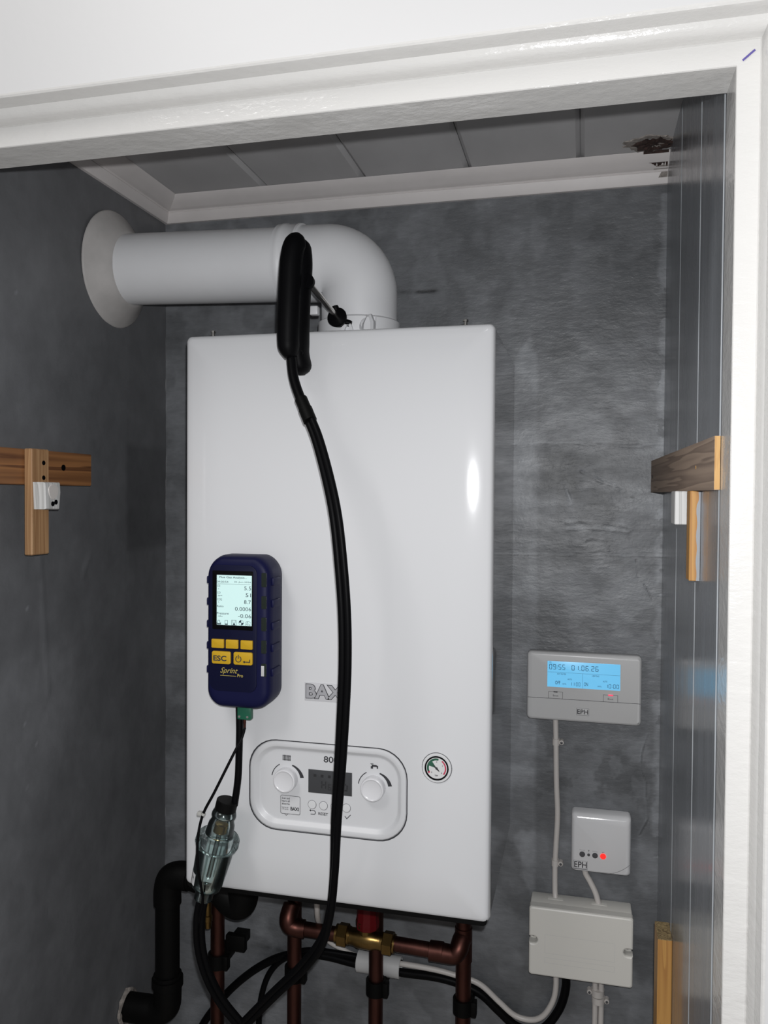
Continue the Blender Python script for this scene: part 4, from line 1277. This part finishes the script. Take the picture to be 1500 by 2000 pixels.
# cables, clips
CB = 'white cables around the wiring box'
CAB_PROG = [(0.4548, -0.008, 0.1807), (0.4559, -0.0062, 0.1385), (0.4573, -0.0062, 0.078), (0.4593, -0.0062, 0.0326), (0.4576, -0.0062, -0.0133), (0.4565, -0.0062, -0.0439), (0.4569, -0.009, -0.0773), (0.4578, -0.0135, -0.0905)]
solo('cable', MB().sweep(smoothpath(CAB_PROG, 8), 0.0040, 14), 'cable', 'white cable running down from the heating programmer to the wiring box', 'cable', CB, 60)
CAB_RECV = [(0.4985, -0.008, -0.0395), (0.5005, -0.008, -0.0500), (0.5064, -0.009, -0.0598), (0.5145, -0.012, -0.0745), (0.5195, -0.0150, -0.0905)]
solo('cable', MB().sweep(smoothpath(CAB_RECV, 8), 0.0042, 14), 'cable', 'short white cable from the receiver into the wiring box', 'cable', CB, 60)
CAB_LOOP = [(0.4593, -0.02, -0.1850), (0.4602, -0.018, -0.2161), (0.456, -0.016, -0.2408), (0.4429, -0.014, -0.2655), (0.425, -0.012, -0.2766), (0.4, -0.011, -0.2743), (0.3755, -0.011, -0.2565), (0.3461, -0.011, -0.2346), (0.3056, -0.011, -0.2265), (0.2716, -0.011, -0.2229), (0.2242, -0.011, -0.2219), (0.1908, -0.011, -0.2236), (0.1553, -0.011, -0.2206), (0.1308, -0.013, -0.2108), (0.1103, -0.02, -0.1953), (0.1033, -0.04, -0.1616), (0.1123, -0.08, -0.1088), (0.1195, -0.1, -0.0015)]
solo('cable', MB().sweep(smoothpath(CAB_LOOP, 8), 0.0042, 14), 'cable', 'white cable looping from under the wiring box to the boiler', 'cable', CB, 60)
CAB_BLACK = [(0.4731, -0.022, -0.1853), (0.4742, -0.02, -0.2166), (0.4636, -0.018, -0.2536), (0.438, -0.016, -0.2873), (0.4042, -0.014, -0.2888), (0.3775, -0.014, -0.2699), (0.3505, -0.014, -0.2485), (0.3194, -0.014, -0.2376), (0.2801, -0.014, -0.2326), (0.225, -0.014, -0.2335), (0.1562, -0.014, -0.2305), (0.1085, -0.014, -0.2257), (0.0667, -0.0165, -0.2257), (0.0283, -0.0165, -0.2372), (-0.0105, -0.016, -0.2614), (-0.0494, -0.012, -0.2969), (-0.0807, -0.010, -0.3338), (-0.1078, -0.010, -0.3737), (-0.1261, -0.010, -0.4193), (-0.130, -0.010, -0.6)]
solo('cable', MB().sweep(smoothpath(CAB_BLACK, 8), 0.0062, 14), 'black_gloss', 'thick black cable looping from the wiring box along the wall', 'cable', 'black cables behind the pipes', 60)
CAB_BLACK2 = [(0.2240, -0.0190, -0.2216), (0.1609, -0.0190, -0.2165), (0.111, -0.0225, -0.2134), (0.0773, -0.0235, -0.2156), (0.0518, -0.0220, -0.2268), (0.026, -0.016, -0.2471), (0.007, -0.0125, -0.2747), (-0.0051, -0.0100, -0.3138), (-0.0085, -0.0100, -0.3559), (-0.0083, -0.0100, -0.42), (-0.0083, -0.0100, -0.6)]
solo('cable', MB().sweep(smoothpath(CAB_BLACK2, 8), 0.0048, 14), 'black_gloss', 'thin black cable bending down behind the second copper pipe', 'cable', 'black cables behind the pipes', 60)
for xx, lab in ((0.5157, 'left of the two white cables running down below the wiring box'), (0.5243, 'right of the two white cables running down below the wiring box')):
    solo('cable', MB().sweep(smoothpath([(xx - .0003, -0.012, -0.1855), (xx, -0.008, -0.206), (xx + .0004, -0.0052, -0.2413), (xx + .0002, -0.0052, -0.28), (xx, -0.0052, -0.34), (xx, -0.0052, -0.6)], 6), 0.0040, 14), 'cable', lab, 'cable', CB, 60)


def clip(x, y, z, rc_, side, lab, mm='cable'):
    c = thing('cable_clip', (x, 0, z), lab, 'cable clip', 'white cable clips')
    mb = MB()
    loops = []
    for yz in (-.0045, .0045):
        pts = []
        for j in range(13):
            a = PI * j / 12
            pts.append((x + (rc_ + .0012) * math.cos(a), y - (rc_ + .0012) * math.sin(a)))
        pts += [(x - rc_ - .0012, -0.0003), (x + rc_ + .0012, -0.0003)]
        loops.append([(px, py, z + yz) for px, py in pts])
    mb.loft(loops)
    part('clip_body', mb, mm, c)
    nx = x + side * (rc_ + .0040)
    part('nail_boss', MB().lathe((nx, -0.0004, z), (0, -1, 0), [(0, .0038), (.0085, .0036), (.0095, .0028)], 14), mm, c)
    part('nail_head', MB().lathe((nx, -0.0095, z), (0, -1, 0), [(0, .0020), (.0008, .0020), (.0012, 0)], 10), 'button_grey', c)


clip(0.4559, -0.0062, 0.1395, .0040, 1, 'white cable clip just below the heating programmer')
clip(0.4566, -0.0062, -0.0400, .0040, 1, 'white cable clip just above the wiring box')
clip(0.5198, -0.0056, -0.2240, .0080, -1, 'upper white clip holding the two cables below the wiring box')
clip(0.5204, -0.0056, -0.2345, .0080, 1, 'lower white clip holding the two cables below the wiring box')
sl = MB().lathe((0.1575, -0.013, -0.2255), (1, 0, -.02), [(0, .0152), (.0008, .0160), (.068, .0160), (.0688, .0152), (.0688, .0140), (0, .0140)], 32, False, False)
for i, p in enumerate(sl.v):
    sl.v[i] = (p[0], max(-0.030, min(-0.0005, p[1])), p[2])
solo('cable_sleeve', sl, 'sleeve', 'short white plastic sleeve around the cables behind third copper pipe', 'sleeve')

# ================================================================ PIPES UNDER THE BOILER
PY_ = -0.040
CG = 'copper pipes under the boiler'
for xx, top, lab in ((-0.0669, -0.0040, 'leftmost vertical copper pipe under the boiler'), (0.1936, -0.0040, 'third copper pipe from the left, below the red capped valve')):
    solo('copper_pipe', MB().lathe((xx, PY_, ZF), (0, 0, 1), [(0, .0110), (top - ZF, .0110)], 28), 'copper', lab, 'pipe', CG, 60)


def elbow_tube(pts, r, n=20):
    return MB().sweep(smoothpath(pts, 6), r, n)


p2 = thing('copper_pipe', (0.0627, PY_, ZF), 'second copper pipe from the left with elbow to the filling valve', 'pipe', CG)
part('riser', MB().lathe((0.0627, PY_, ZF), (0, 0, 1), [(0, .0110), (-0.004 - ZF, .0110)], 28), 'copper', p2, smooth=60)
part('elbow', elbow_tube([(0.0605, -0.046, -0.134), (0.0590, -0.058, -0.148), (0.0620, -0.060, -0.158), (0.0720, -0.058, -0.1625), (0.0850, -0.056, -0.1632)], .0135), 'copper', p2, smooth=60)
part('branch', MB().lathe((0.078, -0.056, -0.1630), (1, 0.0, -0.025), [(0, .0108), (0.066, .0108)], 24), 'copper', p2, smooth=60)
for zz in (-0.180,):
    part('soldered_collar', MB().lathe((0.0627, PY_, zz), (0, 0, 1), [(0, .0118), (.0005, .0124), (.020, .0124), (.0205, .0118)], 24), 'copper', p2)
p4 = thing('copper_pipe', (0.3268, PY_, ZF), 'rightmost copper pipe under the boiler, with a tee elbow', 'pipe', CG)
part('riser', MB().lathe((0.3268, PY_, ZF), (0, 0, 1), [(0, .0113), (-0.004 - ZF, .0113)], 28), 'copper', p4, smooth=60)
part('elbow', elbow_tube([(0.2830, -0.0565, -0.1688), (0.3020, -0.0570, -0.1695), (0.3150, -0.0570, -0.1688), (0.3215, -0.0550, -0.1620), (0.3240, -0.0480, -0.1540), (0.3262, -0.0420, -0.1500)], .0138), 'copper', p4, smooth=60)
part('branch', MB().lathe((0.2200, -0.0560, -0.1662), (1, -0.004, -0.03), [(0, .0108), (0.075, .0108)], 24), 'copper', p4, smooth=60)
part('soldered_collar', MB().lathe((0.2790, -0.0564, -0.1686), (1, 0, 0), [(0, .0132), (.0005, .0144), (.020, .0144), (.0205, .0138)], 24), 'copper', p4)
part('soldered_collar', MB().lathe((0.3268, PY_, -0.186), (0, 0, 1), [(0, .0118), (.0005, .0128), (.050, .0128), (.0505, .0118)], 24), 'copper', p4)

vx = thing('filling_valve', (0.182, -0.056, -0.182), 'brass compression valve with red cap between two copper pipes', 'valve')
va = Vector((1, 0, -0.045)).normalized()
vo = Vector((0.1380, -0.056, -0.1628))
part('valve_body', MB().lathe(vo, va, [(.014, .0125), (.026, .0128), (.032, .0150), (.054, .0150), (.060, .0128), (.074, .0125)], 24), 'brass', vx)
part('valve_stem', MB().lathe(vo + va * .044, (0, -.05, 1), [(0, .0120), (.020, .0120), (.022, .0150), (.030, .0150)], 24), 'brass', vx)
for tt in (0.0, 0.070):
    part('hexagon_nut', MB().lathe(vo + va * tt, va, [(0, .0145), (.0015, .0168), (.0150, .0168), (.0165, .0145)], 6).lathe(vo + va * (tt - .003), va, [(0, .0135), (.022, .0135)], 24), 'brass', vx, smooth=20)
part('red_cap', MB().lathe(vo + va * .046 + Vector((0, 0, .0180)), (0.02, -.03, 1), [(0, .0165), (.001, .0172), (.010, .0178), (.016, .0162), (.026, .0160), (.036, .0158), (.0365, .014)], 10), 'red', vx, smooth=20, label='dark red plastic cap')
pc_ = (( -0.0669, -0.2405), (0.0627, -0.2420), (0.1936, -0.2440), (0.3268, -0.2520))
for k, (xx, zz) in enumerate(pc_):
    c = thing('pipe_clip', (xx, 0, zz), ('black pipe clip around the leftmost copper pipe', 'black pipe clip around the second copper pipe', 'black pipe clip around the third copper pipe', 'black pipe clip around the rightmost copper pipe')[k], 'pipe clip', 'black pipe clips on the copper pipes')
    ring = MB().lathe((xx, PY_, zz - .0115), (0, 0, 1), [(0, .0118), (0, .0150), (.022, .0150), (.022, .0118)], 28, False, False)
    part('clip_ring', ring, 'black_matt', c)
    part('clip_foot', MB().box(xx - .0130, xx + .0130, -0.0262, -0.0004, zz - .010, zz + .010, .0015), 'black_matt', c)
    part('latch_tab', MB().box(xx + .012, xx + .0205, PY_ - .009, PY_ + .004, zz - .0125, zz + .010, .0015), 'black_matt', c)
solo('cable_bracket', MB().box(-0.0555, -0.0225, -0.036, -0.024, -0.2275, -0.2020, .0018).box(-0.0500, -0.0280, -0.026, -0.0005, -0.2220, -0.2075), 'black_matt', 'small black rectangular bracket beside the leftmost copper pipe', 'bracket')

# black condensate pipe at the left wall
cdp = thing('condensate_pipe', (-0.112, -0.118, -0.31), 'fat black plastic waste pipe at the lower left of the boiler', 'pipe')
br = 0.0180
part('riser', MB().lathe((-0.1120, -0.118, -0.250), (0, 0, 1), [(0, br), (0.150, br)], 32), 'black_matt', cdp, smooth=60)
part('upper_elbow', MB().sweep(smoothpath([(-0.1120, -0.118, -0.118), (-0.1120, -0.118, -0.098), (-0.1075, -0.118, -0.080), (-0.0930, -0.118, -0.073), (-0.075, -0.118, -0.0735)], 7), 0.0205, 32), 'black_matt', cdp, smooth=60)
part('horizontal_run', MB().lathe((-0.085, -0.118, -0.0720), (1, -0.05, -.17), [(0, br), (0.088, br)], 32), 'black_matt', cdp, smooth=60)
part('trap_elbow', MB().sweep(smoothpath([(-0.022, -0.121, -0.083), (-0.006, -0.124, -0.096), (0.0090, -0.126, -0.0985), (0.0150, -0.127, -0.082), (0.0160, -0.127, -0.045), (0.016, -0.127, -0.0040)], 7), 0.0225, 32), 'black_matt', cdp, smooth=60)
part('lower_elbow', MB().sweep(smoothpath([(-0.1120, -0.118, -0.225), (-0.1120, -0.118, -0.255), (-0.1145, -0.118, -0.275), (-0.130, -0.118, -0.285), (-0.150, -0.118, -0.286), (-0.1835, -0.118, -0.287)], 7), 0.0208, 32), 'black_matt', cdp, smooth=60)
part('socket_rim', MB().lathe((-0.1120, -0.118, -0.243), (0, 0, 1), [(0, .0200), (0, .0232), (.012, .0232), (.0122, .0190)], 32), 'black_matt', cdp)
hl = MB()
r_ = random.Random(8)
loops = []
for s_, dx in ((.0275, .0002), (.0262, .0035), (.0225, .0045), (.0200, .0010)):
    loops.append([(XL + dx + (r_.random() - .3) * .0012, -0.118 + s_ * (1 + .22 * (r_.random() - .5)) * math.cos(2 * PI * i / 26), -0.287 + s_ * (1 + .22 * (r_.random() - .5)) * math.sin(2 * PI * i / 26)) for i in range(26)])
hl.loft(loops, False, False)
part('plaster_rim', hl, 'plaster', bpy.data.objects['wall_left'], label='crumbling plaster around the waste pipe hole')
solo('drain_cock', MB().lathe((-0.0572, -0.095, -0.1600), (0, 0, 1), [(0, .0050), (.001, .0056), (.010, .0056), (.011, .0068), (.019, .0068), (.020, .0052), (.1550, .0052)], 14), 'brass', 'small brass drain cock beside the leftmost copper pipe', 'valve')

# ================================================================ TIMBER ON THE WALLS
def screwheads(parent, pts, axis, r=.0028):
    for p in pts:
        part('screw', MB().lathe(p, axis, [(0, r), (.0006, r), (.0009, r * .7), (.0004, 0)], 12), 'black', parent)


h = solo('wall_batten', MB().box(XL + .0003, -0.1572, -0.500, -0.2440, 0.5105, 0.5530, .0012, 1), 'pine_y', 'reddish horizontal timber batten screwed to the left wall', 'batten')
screwheads(h, [(-0.1570, -0.3060, 0.5330)], (1, 0, 0), .0040)
u = solo('timber_upright', MB().box(-0.1570, -0.1462, -0.3815, -0.3490, 0.4260, 0.5535, .0012, 1), 'pine_z', 'pale short vertical timber strip fixed to the left batten', 'timber strip')
screwheads(u, [(-0.1460, -0.3600, 0.5370), (-0.1460, -0.3600, 0.5190)], (1, 0, 0))
blk = MB()
pts = [(-0.3800, 0.5135), (-0.3795, 0.5100), (-0.3780, 0.4810), (-0.3510, 0.4805), (-0.3485, 0.5020), (-0.3495, 0.5135)]
blk.loft([[(-0.1460, y, z) for y, z in pts], [(-0.1320, y, z) for y, z in pts], [(-0.1300, -0.365 + (y + .365) * .9, 0.497 + (z - .497) * .93) for y, z in pts]])
wbk = solo('door_catch_block', blk, 'white_wood', 'small white painted catch block on the left timber upright', 'block', smooth=0)
part('catch_recess', MB().loft([[(-0.1298, -0.3640 + .0095 * math.cos(a), 0.5050 + (.0125 * math.sin(a) if math.sin(a) < 0 else .0060 * math.sin(a))) for a in [2 * PI * k / 24 for k in range(24)]], [(-0.1290, -0.3640 + .0088 * math.cos(a), 0.5050 + (.0118 * math.sin(a) if math.sin(a) < 0 else .0054 * math.sin(a))) for a in [2 * PI * k / 24 for k in range(24)]]]), 'cable', wbk)
screwheads(wbk, [(-0.1298, -0.3650, 0.4875), (-0.1298, -0.3590, 0.4895)], (1, 0, 0), .0030)

bt = MB()
fa = [(0.5845, -0.0015), (0.5962, -0.4960), (0.6008, -0.4960), (0.6008, -0.0015)]
bt.loft([[(x, y, 0.5070) for x, y in fa], [(x, y, 0.5520) for x, y in fa]])
rb = solo('wall_batten', bt, 'brown_wood', 'brown stained horizontal batten on the right grey cladding', 'batten', smooth=0)
part('sawn_end', MB().box(0.5963, 0.6007, -0.4968, -0.4958, 0.5073, 0.5517), 'orange_end', rb, smooth=0, label='bright orange freshly sawn end')
part('nail_hole', MB().lathe((0.58445, -0.022, 0.5290), (-1, 0, 0), [(0, .0028), (.0004, .0026), (.0005, 0)], 8), 'ink', rb)
part('nail_hole', MB().lathe((0.5940, -0.400, 0.5290), (-1, 0, 0), [(0, .0020), (.0004, .0018), (.0005, 0)], 8), 'orange_end', rb)
us_ = solo('timber_upright', MB().box(0.5910, 0.6008, -0.3850, -0.3620, 0.4195, 0.5068, .0006, 1), 'orange_z', 'bright orange vertical timber strip hanging below the right batten', 'timber strip', smooth=0)
gp_ = MB()
zz = [0.4197 + (0.5064 - 0.4197) * k / 20 for k in range(21)]
vs, fs = [], []
for k, z in enumerate(zz):
    xx = 0.5974 + .0005 * math.sin(k * 1.1) + (.0012 if k > 17 else 0)
    vs += [(xx, -0.3853, z), (0.6007, -0.3853, z)]
for k in range(20):
    fs.append((2 * k, 2 * k + 1, 2 * k + 3, 2 * k + 2))
gp_.add(vs, fs)
part('painted_edge', gp_, 'grey_paint', us_, smooth=0, label='grey painted edge strip')
solo('white_wood_block', MB().box(0.5818, 0.6008, -0.3400, -0.3050, 0.4725, 0.5068, .0008, 1), 'white_wood', 'white painted wood block beneath the right brown batten', 'block', smooth=0)
pm_ = MB()
cx, cy, px0, py0 = 0.5840, -0.2015, 0.6008, -0.1590
pts = [(cx, py0), (cx, cy), (px0 - .001, cy), (px0, cy + .001), (px0, py0)]
pm_.loft([[(x, y, ZF) for x, y in pts], [(x, y, -0.0318) for x, y in pts]])
po = solo('timber_post', pm_, 'orange_z', 'orange pine post standing against the lower right cladding', 'post', smooth=0)
part('sawn_top', MB().loft([[(x, y, -0.0318) for x, y in pts], [(x, y, -0.0312) for x, y in pts]]), 'endgrain', po, smooth=0, label='sawn top showing curved growth rings')
